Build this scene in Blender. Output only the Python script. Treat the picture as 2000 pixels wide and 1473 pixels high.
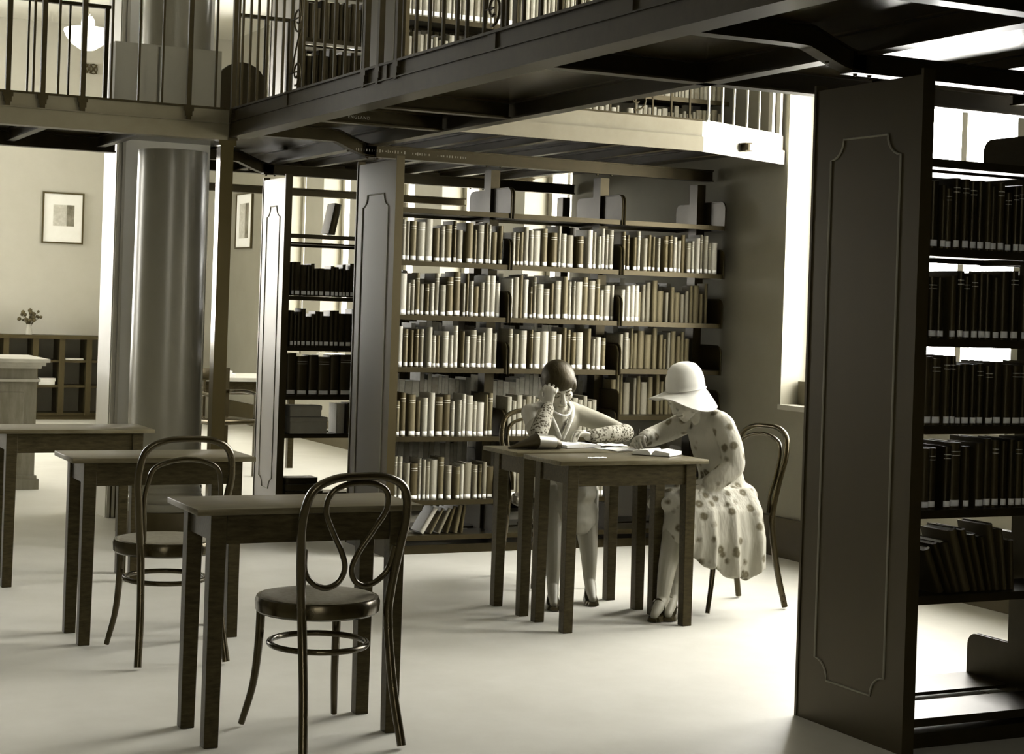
import bpy, bmesh, math, random
from mathutils import Vector, Matrix, Quaternion
random.seed(7)
for o in list(bpy.data.objects): bpy.data.objects.remove(o)
S = bpy.context.scene
COL = S.collection

# ------------------------------------------------------------------ camera
H_CAM, YAW, ROLL = 1.429, math.radians(26.41), 0.0331
cam_d = bpy.data.cameras.new('camera'); cam = bpy.data.objects.new('camera', cam_d); COL.objects.link(cam)
Fw = Vector((math.sin(YAW), math.cos(YAW), 0)); Rt = Vector((math.cos(YAW), -math.sin(YAW), 0)); Up = Vector((0, 0, 1))
cx = Rt * math.cos(ROLL) + Up * math.sin(ROLL); cy = -Rt * math.sin(ROLL) + Up * math.cos(ROLL)
M = Matrix.Identity(4)
for i in range(3):
    M[i][0] = cx[i]; M[i][1] = cy[i]; M[i][2] = -Fw[i]
M.translation = (0, 0, H_CAM)
cam.matrix_world = M
cam_d.sensor_fit = 'HORIZONTAL'; cam_d.sensor_width = 36.0
cam_d.lens = 3357 / 2000 * 36.0
cam_d.shift_y = (598.9 - 736.5) / 2000
cam_d.clip_start = 0.05; cam_d.clip_end = 200
S.camera = cam

# ------------------------------------------------------------------ sky, exposure
W = bpy.data.worlds.new('sky'); S.world = W; W.use_nodes = True
bg = W.node_tree.nodes['Background']; bg.inputs[0].default_value = (1.0, 0.985, 0.94, 1); bg.inputs[1].default_value = 29.0
S.view_settings.view_transform = 'Standard'; S.view_settings.look = 'None'; S.view_settings.gamma = 1.0
S.view_settings.use_curve_mapping = False
S.view_settings.exposure = 0.0
S.cycles.max_bounces = 10; S.cycles.diffuse_bounces = 6; S.cycles.glossy_bounces = 4; S.cycles.transparent_max_bounces = 12
S.cycles.sample_clamp_indirect = 8.0

# window openings: (v0, v1) in the outer wall at u = 6 and in the far room's left wall
UW = 6.0
WIN_R = [(5.12, 6.1), (6.52, 8.45), (11.15, 11.92), (12.75, 13.5), (14.1, 14.8), (15.7, 16.45), (16.98, 17.65)]
ZS, ZT = 0.87, 4.1
WIN_L = [(15.9, 18.2)]
WIN_F = [(-1.9, -1.45), (-0.5, -.05)]
WIN_B = [(-1.0, .22), (.46, 1.7)]
UL = -5.0
def portal(name, loc, rot, sx, sy):
    d = bpy.data.lights.new(name, 'AREA'); d.shape = 'RECTANGLE'; d.size = sx; d.size_y = sy
    d.cycles.is_portal = True
    o = bpy.data.objects.new(name, d); COL.objects.link(o); o.location = loc; o.rotation_euler = rot
for k, (a, b) in enumerate(WIN_R):
    portal('daylight_portal', (UW + 0.40, (a + b) / 2, (ZS + ZT) / 2), (0, math.pi / 2, 0), ZT - ZS + .1, b - a + .1)
for k, (a, b) in enumerate(WIN_L):
    portal('daylight_portal', (UL - 0.40, (a + b) / 2, (ZS + ZT) / 2), (0, -math.pi / 2, 0), ZT - ZS + .1, b - a + .1)

for k, (a, b) in enumerate(WIN_B):
    portal('daylight_portal', ((a + b) / 2, 20.15, (ZS + ZT) / 2), (-math.pi / 2, 0, 0), b - a + .1, ZT - ZS + .1)

for k, (a, b) in enumerate(WIN_F):
    portal('daylight_portal', ((a + b) / 2, -3.45, (ZS + ZT) / 2), (math.pi / 2, 0, 0), b - a + .1, ZT - ZS + .1)

# ------------------------------------------------------------------ materials
def sepia(a):
    """an albedo as the warm olive grey of the toned print"""
    pts = [(0.0, (1.28, .95, .3)), (.05, (1.2, .97, .44)), (.12, (1.1, 1.0, .66)), (.2, (1.07, 1.0, .76)), (.5, (1.03, 1.0, .87)), (1.0, (1.0, 1.0, .97))]
    for (x0, c0), (x1, c1) in zip(pts, pts[1:]):
        if a <= x1:
            t = (a - x0) / (x1 - x0); return tuple(min(1, a * (p + (q - p) * t)) for p, q in zip(c0, c1)) + (1,)
    return (a, a, a, 1)
MATS = {}
def mat(name, a, rough=.6, var=.0, scale=8.0, stretch=(1, 1, 1), spec=.5, bump=0.0, metallic=0.0, obj_var=0.0, a2=None):
    m = bpy.data.materials.new(name); m.use_nodes = True; nt = m.node_tree; b = nt.nodes['Principled BSDF']
    b.inputs['Base Color'].default_value = sepia(a); b.inputs['Roughness'].default_value = rough
    b.inputs['Specular IOR Level'].default_value = spec; b.inputs['Metallic'].default_value = metallic
    b.inputs['Specular Tint'].default_value = (1, .84, .52, 1) if a < .08 else (1, .96, .84, 1)
    if var or bump or obj_var:
        tc = nt.nodes.new('ShaderNodeTexCoord'); mp = nt.nodes.new('ShaderNodeMapping'); mp.inputs['Scale'].default_value = stretch
        nz = nt.nodes.new('ShaderNodeTexNoise'); nz.inputs['Scale'].default_value = scale; nz.inputs['Detail'].default_value = 6; nz.inputs['Roughness'].default_value = .65
        nt.links.new(tc.outputs['Object'], mp.inputs[0]); nt.links.new(mp.outputs[0], nz.inputs['Vector'])
        src = nz.outputs['Fac']
        if obj_var:
            oi = nt.nodes.new('ShaderNodeObjectInfo'); mm = nt.nodes.new('ShaderNodeMath'); mm.operation = 'MULTIPLY_ADD'
            mm.inputs[1].default_value = obj_var; nt.links.new(oi.outputs['Random'], mm.inputs[0]); nt.links.new(nz.outputs['Fac'], mm.inputs[2])
            src = mm.outputs[0]
        cr = nt.nodes.new('ShaderNodeValToRGB'); e = cr.color_ramp.elements
        e[0].position = .3; e[1].position = .72 + obj_var
        e[0].color = sepia(a * (1 - var)); e[1].color = sepia(min(.95, a2 if a2 else a * (1 + var)))
        nt.links.new(src, cr.inputs[0]); nt.links.new(cr.outputs[0], b.inputs['Base Color'])
        if bump:
            bp = nt.nodes.new('ShaderNodeBump'); bp.inputs['Strength'].default_value = bump; bp.inputs['Distance'].default_value = .01
            nt.links.new(nz.outputs['Fac'], bp.inputs['Height']); nt.links.new(bp.outputs[0], b.inputs['Normal'])
    MATS[name] = m; return m
mat('floor_lino', .52, .45, .07, 3.0, spec=.4)
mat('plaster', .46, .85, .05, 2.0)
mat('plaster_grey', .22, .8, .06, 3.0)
mat('ceiling_white', .5, .9, .03, 2)
mat('jamb_white', .82, .6)
mat('dado_dark', .03, .5, .2, 6)
mat('steel', .012, .38, .25, 20, spec=.27)
mat('steel_matt', .016, .5, .25, 20, spec=.14)
mat('steel_deck', .011, .24, .2, 5, spec=.45)
mat('panel_paint', .02, .38, .12, 3, (1, 1, .4), spec=.42)
mat('beading', .2, .55, spec=.2)
mat('wall_grey', .22, .8, .06, 3.0)  # outer wall: its dimness put into the plaster colour; cabinet: plain grey
mat('pier_plaster', .72, .8, .04, 3.0)  # plaster colour lightened on the pier to stand in for missing light
mat('sash_brown', .1, .5, .2, 5)
mat('fascia', .085, .42, .12, 8)
mat('table_wood', .016, .42, .65, 9, (2.0, 9, 9), spec=.3, bump=.08, a2=.042)
mat('table_top', .06, .34, .35, 6, (1.2, 12, 10), spec=.5, a2=.11)
mat('bent_wood', .014, .22, .3, 12, (1, 1, 1), spec=.6)
mat('chair_seat', .14, .34, .35, 60, spec=.6, a2=.24)
mat('oak', .15, .5, .2, 5, (5, 5, 1.0), a2=.2)
mat('post_paint', .03, .14, .1, 3, spec=.8)
mat('oak_light', .42, .5, .15, 6)
mat('paper', .86, .7, .03, 12)
mat('page', .7, .8, .08, 60, (1, 1, 40))
mat('picture_frame', .05, .4)
mat('print_dark', .09, .8, .5, 9, a2=.3)
mat('print_light', .5, .8, .3, 14)
mat('column_stone', .2, .28, .08, 3, spec=.6)
mat('casing', .42, .5, .05, 4)
mat('leaf', .07, .7, .3, 20)
mat('metal_light', .5, .3, metallic=.8)
mat('brass', .3, .3, metallic=.9)
mat('black', .012, .5)
mat('card_box', .3, .75, .1, 6)
BOOKM = []
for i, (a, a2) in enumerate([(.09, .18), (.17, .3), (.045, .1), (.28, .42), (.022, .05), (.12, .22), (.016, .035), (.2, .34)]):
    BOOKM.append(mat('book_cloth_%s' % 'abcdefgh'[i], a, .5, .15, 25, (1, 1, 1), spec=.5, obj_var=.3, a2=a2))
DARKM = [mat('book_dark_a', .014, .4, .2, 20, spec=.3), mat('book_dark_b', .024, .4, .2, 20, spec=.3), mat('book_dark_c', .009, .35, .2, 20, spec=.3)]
mat('label_white', .85, .7)
mat('gilt', .5, .4)
# lamp bowl gives off light
m = mat('opal_glass', .85, .3); b = m.node_tree.nodes['Principled BSDF']; b.inputs['Emission Color'].default_value = (1, .97, .88, 1); b.inputs['Emission Strength'].default_value = .7
# window pane: mostly clear
m = bpy.data.materials.new('window_glass'); m.use_nodes = True; nt = m.node_tree; nt.nodes.remove(nt.nodes['Principled BSDF'])
tr = nt.nodes.new('ShaderNodeBsdfTransparent'); gl = nt.nodes.new('ShaderNodeBsdfGlossy'); gl.inputs['Roughness'].default_value = .02
mx = nt.nodes.new('ShaderNodeMixShader'); mx.inputs[0].default_value = .04
nt.links.new(tr.outputs[0], mx.inputs[1]); nt.links.new(gl.outputs[0], mx.inputs[2]); nt.links.new(mx.outputs[0], nt.nodes['Material Output'].inputs[0]); MATS['window_glass'] = m
def tex_dress(name, base, spot, scale, thr, soft, fine=False, rough=.8):
    m = bpy.data.materials.new(name); m.use_nodes = True; nt = m.node_tree; b = nt.nodes['Principled BSDF']; b.inputs['Roughness'].default_value = rough
    b.inputs['Specular IOR Level'].default_value = .25
    tc = nt.nodes.new('ShaderNodeTexCoord'); vo = nt.nodes.new('ShaderNodeTexVoronoi'); vo.inputs['Scale'].default_value = scale
    nz = nt.nodes.new('ShaderNodeTexNoise'); nz.inputs['Scale'].default_value = scale * 3; nz.inputs['Detail'].default_value = 3
    ad = nt.nodes.new('ShaderNodeMath'); ad.operation = 'MULTIPLY_ADD'; ad.inputs[1].default_value = .22
    cr = nt.nodes.new('ShaderNodeValToRGB'); e = cr.color_ramp.elements
    e[0].position = thr; e[0].color = sepia(spot); e[1].position = thr + soft; e[1].color = sepia(base)
    if not fine:
        for po, k in ((thr * .45, .35), (thr * .62, 0.0)):
            q = e.new(po); q.color = sepia(spot + (base - spot) * k)
        q = e.new(0.0); q.color = sepia(spot * .8)
    nt.links.new(tc.outputs['Object'], vo.inputs['Vector']); nt.links.new(tc.outputs['Object'], nz.inputs['Vector'])
    nt.links.new(nz.outputs['Fac'], ad.inputs[0]); nt.links.new(vo.outputs['Distance'], ad.inputs[2]); nt.links.new(ad.outputs[0], cr.inputs[0])
    nt.links.new(cr.outputs[0], b.inputs['Base Color']); MATS[name] = m
    n2 = nt.nodes.new('ShaderNodeTexNoise'); n2.inputs['Scale'].default_value = 9; n2.inputs['Detail'].default_value = 3; mp = nt.nodes.new('ShaderNodeMapping'); mp.inputs['Scale'].default_value = (1.6, 1.6, .5)
    bp = nt.nodes.new('ShaderNodeBump'); bp.inputs['Strength'].default_value = .6; bp.inputs['Distance'].default_value = .03
    nt.links.new(tc.outputs['Object'], mp.inputs[0]); nt.links.new(mp.outputs[0], n2.inputs['Vector']); nt.links.new(n2.outputs['Fac'], bp.inputs['Height']); nt.links.new(bp.outputs[0], b.inputs['Normal'])
    return m
tex_dress('floral_dress', .34, .09, 16.0, .34, .16)
tex_dress('lace_sleeve', .22, .03, 75.0, .5, .12, fine=True)
mat('dress_pale', .27, .8, .06, 11, bump=.4)
MATS['dress_pale'].node_tree.nodes['Bump'].inputs['Distance'].default_value = .03
MATS['dress_pale'].node_tree.nodes['Noise Texture'].inputs['Detail'].default_value = 1.5
mat('trim_lace', .5, .8, .3, 70)
mat('skin', .34, .5, .04, 8, spec=.35)
mat('stocking', .25, .5, .05, 10)
mat('shoe', .02, .25)
mat('shoe_pale', .6, .4)
mat('hair', .014, .4, .6, 18, (6, 1, 1), spec=.32, bump=.3)
mat('hat_felt', .62, .85, .06, 10)
mat('lip', .16, .5); mat('eye_dark', .05, .5)
mat('pearl', .85, .3)

# ------------------------------------------------------------------ mesh helpers
def box(bm, x0, x1, y0, y1, z0, z1, bev=0):
    vs = [bm.verts.new((x, y, z)) for x in (x0, x1) for y in (y0, y1) for z in (z0, z1)]
    for f in ((0, 1, 3, 2), (4, 6, 7, 5), (0, 4, 5, 1), (2, 3, 7, 6), (0, 2, 6, 4), (1, 5, 7, 3)): bm.faces.new([vs[i] for i in f])
    if bev:
        es = list({e for v in vs for e in v.link_edges}); bmesh.ops.bevel(bm, geom=es, offset=bev, segments=2, profile=.5, affect='EDGES')
def tube(bm, path, r, seg=10, closed=False, flat=1.0, ref=None):
    P = [Vector(p) for p in path]; n = len(P); rings = []
    R = r if isinstance(r, (list, tuple)) else [r] * n
    prev = None
    for i in range(n):
        if closed: t = (P[(i + 1) % n] - P[i - 1]).normalized()
        else: t = (P[min(i + 1, n - 1)] - P[max(i - 1, 0)]).normalized()
        if prev is None:
            a = Vector(ref) if ref else (Vector((0, 0, 1)) if abs(t.z) < .9 else Vector((0, 1, 0)))
            x = (a - t * a.dot(t)).normalized()
        else: x = (prev - t * prev.dot(t)).normalized()
        prev = x; y = t.cross(x)
        rings.append([bm.verts.new(P[i] + (x * math.cos(2 * math.pi * k / seg) * flat + y * math.sin(2 * math.pi * k / seg)) * R[i]) for k in range(seg)])
    m = n if closed else n - 1
    for i in range(m):
        a, b2 = rings[i], rings[(i + 1) % n]
        off = 0
        if closed and i == n - 1:
            off = min(range(seg), key=lambda k: (a[0].co - b2[k].co).length)
        for k in range(seg): bm.faces.new((a[k], a[(k + 1) % seg], b2[(k + 1 + off) % seg], b2[(k + off) % seg]))
    if not closed: bm.faces.new(rings[0][::-1]); bm.faces.new(rings[-1])
def lathe(bm, prof, c=(0, 0, 0), seg=32, cap=True):
    rings = [[bm.verts.new((c[0] + r * math.cos(2 * math.pi * k / seg), c[1] + r * math.sin(2 * math.pi * k / seg), c[2] + z)) for k in range(seg)] for r, z in prof]
    for a, b2 in zip(rings, rings[1:]):
        for k in range(seg): bm.faces.new((a[k], a[(k + 1) % seg], b2[(k + 1) % seg], b2[k]))
    if cap: bm.faces.new(rings[0][::-1]); bm.faces.new(rings[-1])
def prism(bm, poly, axis, a, b2):
    """poly in the two other axes; extruded along axis from a to b2"""
    def P(p, t): return (t, p[0], p[1]) if axis == 'x' else (p[0], t, p[1]) if axis == 'y' else (p[0], p[1], t)
    A = [bm.verts.new(P(p, a)) for p in poly]; B = [bm.verts.new(P(p, b2)) for p in poly]; n = len(poly)
    bm.faces.new(A); bm.faces.new(B[::-1])
    for i in range(n): bm.faces.new((A[i], B[i], B[(i + 1) % n], A[(i + 1) % n]))
def smoothpath(pts, n=8, closed=False):
    P = [Vector(p) for p in pts]; out = []; m = len(P)
    rng = range(m) if closed else range(m - 1)
    for i in rng:
        p0 = P[i - 1] if (closed or i > 0) else P[0] * 2 - P[1]; p1 = P[i]; p2 = P[(i + 1) % m]
        p3 = P[(i + 2) % m] if (closed or i + 2 < m) else p2 * 2 - p1
        for k in range(n):
            t = k / n; out.append(.5 * ((2 * p1) + (p2 - p0) * t + (2 * p0 - 5 * p1 + 4 * p2 - p3) * t * t + (3 * p1 - p0 - 3 * p2 + p3) * t ** 3))
    if not closed: out.append(P[-1])
    return out
def mesh_of(bm, name, smooth=False, autosmooth=True):
    bmesh.ops.recalc_face_normals(bm, faces=bm.faces[:])
    me = bpy.data.meshes.new(name); bm.to_mesh(me); bm.free()
    if smooth:
        for p in me.polygons: p.use_smooth = True
    return me
def obj(name, bm, mt, parent=None, smooth=False, sharp=None):
    me = bm if isinstance(bm, bpy.types.Mesh) else mesh_of(bm, name, smooth)
    if sharp is not None:
        for p in me.polygons: p.use_smooth = True
        me.set_sharp_from_angle(angle=math.radians(sharp))
    if mt and not me.materials: me.materials.append(MATS[mt] if isinstance(mt, str) else mt)
    o = bpy.data.objects.new(name, me); COL.objects.link(o)
    if parent: o.parent = parent
    return o
def place(o, parent):
    """child whose mesh is in world coordinates"""
    o.parent = parent; o.location = -Vector(parent.location); return o
def tag(o, label, cat=None, group=None, kind=None):
    o['label'] = label
    if cat: o['category'] = cat
    if group: o['group'] = group
    if kind: o['kind'] = kind
    return o
def thing(name, label, cat, loc=(0, 0, 0), rz=0, group=None, kind=None):
    o = bpy.data.objects.new(name, None); o.empty_display_size = .1; COL.objects.link(o); o.location = loc; o.rotation_euler = (0, 0, rz)
    return tag(o, label, cat, group, kind)
def BM(): return bmesh.new()
def wpart(name, fn, mt, parent, sharp=None, **kw):
    bm = BM(); fn(bm); o = obj(name, bm, mt, None, sharp=sharp); return place(o, parent)
def wbox(name, mt, parent, *a, bev=0):
    return wpart(name, lambda bm: box(bm, *a, bev=bev), mt, parent)
# ================================================================== the building
def wsub(name, fn, mt, parent):
    bm = BM(); fn(bm); o = obj(name, bm, mt); o.parent = parent; return o
def struct(name, fn, mt, label, cat, sharp=None):
    bm = BM(); fn(bm); o = obj(name, bm, mt, sharp=sharp); return tag(o, label, cat, kind='structure')
struct('floor', lambda bm: box(bm, -5.4, 6.4, -3.4, 20.1, -.1, 0), 'floor_lino', 'pale smooth linoleum floor of the reading room', 'floor')
struct('ceiling', lambda bm: box(bm, -5.4, 6.4, -3.4, 20.1, 4.47, 4.6), 'ceiling_white', 'pale flat ceiling above the gallery level', 'ceiling')
def wall_with(bm, u0, u1, wins, va, vb):
    v = va
    for a, b in wins:
        box(bm, u0, u1, v, a, 0, 4.47); box(bm, u0, u1, a, b, 0, ZS); box(bm, u0, u1, a, b, ZT, 4.47); v = b
    box(bm, u0, u1, v, vb, 0, 4.47)
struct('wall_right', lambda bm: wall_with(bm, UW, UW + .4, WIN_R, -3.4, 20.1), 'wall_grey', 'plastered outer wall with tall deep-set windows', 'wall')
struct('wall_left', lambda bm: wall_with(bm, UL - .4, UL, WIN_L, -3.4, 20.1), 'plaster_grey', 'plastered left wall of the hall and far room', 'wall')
def wall_b(bm):
    u = UL
    for a, b in WIN_B:
        box(bm, u, a, 19.75, 20.1, 0, 4.47); box(bm, a, b, 19.75, 20.1, 0, ZS); box(bm, a, b, 19.75, 20.1, ZT, 4.47); u = b
    box(bm, u, UW, 19.75, 20.1, 0, 4.47)
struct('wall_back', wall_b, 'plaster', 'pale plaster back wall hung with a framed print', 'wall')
def wall_f(bm):
    u = UL
    for a, b in WIN_F:
        box(bm, u, a, -3.4, -3.05, 0, 4.47); box(bm, a, b, -3.4, -3.05, 0, ZS); box(bm, a, b, -3.4, -3.05, ZT, 4.47); u = b
    box(bm, u, UW, -3.4, -3.05, 0, 4.47)
struct('wall_front', wall_f, 'plaster_grey', 'wall behind the camera', 'wall')
def divider(bm):
    box(bm, UL, .2, 10.95, 11.25, 0, 4.47)
struct('wall_divider', divider, 'plaster_grey', 'cross wall between the reading room and the far room', 'wall')
def pier(bm):
    box(bm, 2.64, 3.2, 10.95, 11.25, 0, 4.47)
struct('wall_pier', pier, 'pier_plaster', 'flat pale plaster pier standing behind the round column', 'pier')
def casing(bm):
    box(bm, 2.585, 2.64, 10.93, 11.27, 0, 4.47); box(bm, 2.592, 2.61, 10.915, 10.93, 0, 4.47); box(bm, 2.622, 2.64, 10.915, 10.93, 0, 4.47)
struct('trim_1', casing, 'casing', 'moulded pale door casing on the edge of the pier', 'trim')
struct('baseboard_pier', lambda bm: box(bm, 2.6, 3.21, 10.925, 10.95, 0, .2), 'dado_dark', 'dark baseboard at the foot of the pier', 'baseboard')
struct('baseboard_right', lambda bm: box(bm, UW - .025, UW, -3.0, 19.7, 0, .235), 'dado_dark', 'tall dark baseboard along the outer wall', 'baseboard')

def window(k, a, b, u, sgn, mull, lab):
    w = thing('window_%d' % k, lab, 'window', (u, (a + b) / 2, ZS), kind='structure')
    def frame(bm):
        t = .07
        for y0, y1 in ((a, a + t), (b - t, b)): box(bm, u - .035, u + .035, y0, y1, ZS, ZT)
        box(bm, u - .035, u + .035, a + t, b - t, ZS, ZS + .09); box(bm, u - .035, u + .035, a + t, b - t, ZT - .07, ZT)
    wpart('window_frame', frame, 'casing', w)
    vs = [a + .07] + list(mull) + [b - .07]
    for m_ in mull: wbox('mullion', 'casing', w, u - .03, u + .03, m_ - .022, m_ + .022, ZS + .09, ZT - .07)
    wbox('transom', 'casing', w, u - .028, u + .028, a + .07, b - .07, 2.86, 2.91)
    for p, q in zip(vs, vs[1:]):
        for z0, z1 in ((ZS + .09, 2.86), (2.91, ZT - .07)):
            wpart('pane', lambda bm: box(bm, u - .002, u + .002, p + .02, q - .02, z0, z1), 'window_glass', w)
    wbox('window_sill', 'casing', w, min(u + .03 * sgn, u + .26 * sgn), max(u + .03 * sgn, u + .26 * sgn), a + .001, b - .001, ZS - .0, ZS + .03)
    if k == 2: wbox('sash_box', 'sash_brown', w, u - .13, u - .035, a + .02, b - .02, ZS + .03, ZS + .17)
    return w
places = ['outer wall, nearest the right bookcase', 'outer wall, beside the women reading', 'outer wall, first beyond the central bookcase', 'outer wall, second beyond the central bookcase',
          'outer wall, third beyond the central bookcase', 'outer wall, seen through the far bookcase on the right', 'outer wall, seen through the far bookcase on the left']
for k, (a, b) in enumerate(WIN_R):
    ml = [7.15, 7.75] if k == 1 else [(a + b) / 2 + .06]
    window(k + 1, a, b, UW + .24, -1, ml, 'tall bright window in the ' + places[k])
for k, (a, b) in enumerate(WIN_L):
    window(k + 8, a, b, UL - .24, 1, [(2 * a + b) / 3, (a + 2 * b) / 3], 'tall window in the left wall of the far room')
for k, (a, b, yc, lab) in enumerate([(*q, 19.95, 'tall window in the back wall, %s of the pair') for q in WIN_B] + [(*q, -3.24, 'tall window behind the camera, %s of the pair') for q in WIN_F]):
    w = thing('window_%d' % (10 + k), lab % ['left', 'right'][k % 2], 'window', ((a + b) / 2, yc, ZS), kind='structure')
    def bframe(bm):
        for x0, x1, z0, z1 in ((a, a + .07, ZS, ZT), (b - .07, b, ZS, ZT), (a + .07, b - .07, ZS, ZS + .09), (a + .07, b - .07, ZT - .07, ZT)): box(bm, x0, x1, yc - .03, yc + .03, z0, z1)
    wpart('window_frame', bframe, 'casing', w)
    wbox('mullion', 'casing', w, (a + b) / 2 - .022, (a + b) / 2 + .022, yc - .025, yc + .025, ZS + .09, ZT - .07)
    for p0, p1 in ((a + .07, (a + b) / 2 - .022), ((a + b) / 2 + .022, b - .07)): wbox('pane', 'window_glass', w, p0, p1, yc - .002, yc + .002, ZS + .09, ZT - .07)

# ------------------------------------------------------------------ round column and corner post
col = thing('column', 'round glossy stone column on a ringed base under the gallery', 'column', (2.765, 10.25, 0), kind='structure')
def part_local(name, fn, mt, parent, sharp=40):
    bm = BM(); fn(bm); return obj(name, bm, mt, parent, sharp=sharp)
part_local('plinth', lambda bm: lathe(bm, [(.27, 0), (.27, .13), (.262, .14)], seg=48), 'dado_dark', col)
part_local('base_rings', lambda bm: lathe(bm, [(.255, .14), (.262, .16), (.255, .185), (.24, .19), (.247, .21), (.24, .23), (.232, .24), (.238, .255), (.23, .27), (.224, .28), (.229, .295), (.221, .31), (.216, .32)], seg=48), 'column_stone', col)
part_local('shaft', lambda bm: lathe(bm, [(.213, .32), (.214, 1.0), (.211, 1.6), (.207, 2.2), (.207, 2.30)], seg=64), 'column_stone', col)
part_local('upper_shaft', lambda bm: lathe(bm, [(.205, 2.44), (.203, 3.4), (.2, 4.46)], seg=64), 'column_stone', col)
def cpost(bm):
    box(bm, 2.768, 2.843, 9.27, 9.345, .02, 2.30); box(bm, 2.75, 2.86, 9.25, 9.365, 0, .02); box(bm, 2.755, 2.855, 9.26, 9.355, 2.27, 2.30)
tag(struct('corner_post', cpost, 'post_paint', 'slim square steel post carrying the gallery corner', 'post'), 'slim square steel post carrying the gallery corner', 'post', kind='structure')

# ------------------------------------------------------------------ gallery (iron deck, beams, fascias)
gal = thing('gallery', 'dark iron gallery deck with beams running over the bookcases', 'gallery', (2.82, 9.28, 2.3), kind='structure')
def deckp(name, poly): wpart(name, lambda bm: prism(bm, poly, 'z', 2.41, 2.435), 'steel_deck', gal)
deckp('walkway_plate', [(2.84, 1.5), (3.66, 1.5), (3.66, 9.28), (2.84, 9.28)])
deckp('near_deck_plate', [(3.66, 3.8), (5.98, 3.8), (5.98, 5.74), (3.66, 5.74)])
deckp('far_deck_plate', [(3.66, 8.16), (5.2, 8.16), (5.98, 8.5), (5.98, 11.8), (3.22, 11.8), (3.22, 10.88), (2.995, 10.88), (2.995, 9.28), (3.66, 9.28)])
deckp('left_deck_plate', [(-3, 9.3), (2.54, 9.3), (2.54, 10.88), (-3, 10.88)])
deckp('left_deck_plate', [(2.54, 9.3), (2.995, 9.3), (2.995, 10.03), (2.54, 10.03)])
deckp('left_deck_plate', [(2.54, 10.47), (2.995, 10.47), (2.995, 10.88), (2.54, 10.88)])
def ibeam(bm, axis, c, w, a, b, z0, z1, ft=.008, web=.012):
    """c centre on the cross axis, flange width w"""
    bx = (lambda p0, p1, q0, q1: box(bm, p0, p1, a, b, q0, q1)) if axis == 'y' else (lambda p0, p1, q0, q1: box(bm, a, b, p0, p1, q0, q1))
    bx(c - w / 2, c + w / 2, z0, z0 + ft); bx(c - web / 2, c + web / 2, z0 + ft, z1 - ft); bx(c - w / 2, c + w / 2, z1 - ft, z1)
def outer(bm):
    box(bm, 2.82, 2.835, 1.5, 9.26, 2.327, 2.40); box(bm, 2.815, 2.93, 1.5, 9.26, 2.317, 2.327)
    box(bm, 2.812, 2.84, 1.5, 9.26, 2.40, 2.405)
wpart('outer_beam', outer, 'steel_matt', gal)
wbox('outer_flange', 'steel', gal, 2.815, 2.93, 1.5, 9.26, 2.3165, 2.3175)
wbox('outer_fascia', 'steel_matt', gal, 2.826, 2.84, 1.5, 9.28, 2.405, 2.468)
for v in (8.35, 7.02, 5.93, 4.9): wbox('fascia_joint_cover', 'steel_matt', gal, 2.819, 2.826, v - .035, v + .035, 2.405, 2.468)
def leftb(bm):
    box(bm, -3, 2.81, 9.265, 9.28, 2.31, 2.392); box(bm, -3, 2.81, 9.265, 9.36, 2.30, 2.31); box(bm, -3, 2.81, 9.258, 9.28, 2.392, 2.397)
wpart('left_beam', leftb, 'fascia', gal)
wbox('left_fascia', 'fascia', gal, -3, 2.815, 9.272, 9.285, 2.397, 2.468)
wbox('corner_block', 'steel', gal, 2.81, 2.86, 9.26, 9.32, 2.30, 2.47)
wpart('left_far_beam', lambda bm: ibeam(bm, 'x', 10.84, .08, -3, 2.55, 2.315, 2.41), 'steel', gal)
wpart('inner_beam', lambda bm: ibeam(bm, 'y', 3.655, .07, 1.5, 11.8, 2.325, 2.41), 'steel', gal)
wpart('cross_beam', lambda bm: ibeam(bm, 'x', 5.71, .07, 2.94, 5.98, 2.325, 2.41), 'steel', gal)
wpart('cross_beam', lambda bm: ibeam(bm, 'x', 7.42, .06, 2.94, 3.63, 2.33, 2.41), 'steel', gal)
wpart('cross_beam', lambda bm: ibeam(bm, 'x', 3.82, .07, 2.94, 5.98, 2.325, 2.41), 'steel', gal)
wpart('cross_beam', lambda bm: ibeam(bm, 'x', 8.2, .06, 2.94, 3.63, 2.33, 2.41), 'steel', gal)
wpart('far_edge_beam', lambda bm: ibeam(bm, 'x', 11.76, .08, 3.22, 5.98, 2.315, 2.41), 'steel', gal)
for u in (1.9, 2.45): wpart('joist', lambda bm: ibeam(bm, 'y', u, .05, 9.36, 10.80, 2.34, 2.41), 'steel', gal)
for u in (4.1, 4.43, 4.82, 5.18, 5.55): wpart('joist', lambda bm: ibeam(bm, 'y', u, .045, 8.2, 11.7, 2.36, 2.41, ft=.006), 'steel', gal)
for u in (4.43, 5.18): wpart('joist', lambda bm: ibeam(bm, 'y', u, .045, 3.86, 5.66, 2.36, 2.41, ft=.006), 'steel', gal)
# deck edge over the light well: two stepped fascia boards, then the slanting end piece
def wellf(z0, z1, off):
    a, b, c = Vector((3.69, 8.16 - off)), Vector((5.2 - .1 * off, 8.16 - off)), Vector((5.985, 8.5 - off * 1.05))
    def one(bm, p, q):
        n = Vector((-(q - p).y, (q - p).x)).normalized() * .02
        prism(bm, [p, q, q + n, p + n], 'z', z0, z1)
    wpart('well_fascia', lambda bm: one(bm, a, b), 'fascia', gal)
    wpart('slanting_fascia', lambda bm: one(bm, b, c), 'casing', gal)  # paler than the rest of the edge: window light put into its colour
wellf(2.33, 2.412, .03); wellf(2.412, 2.5, .012)

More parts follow.
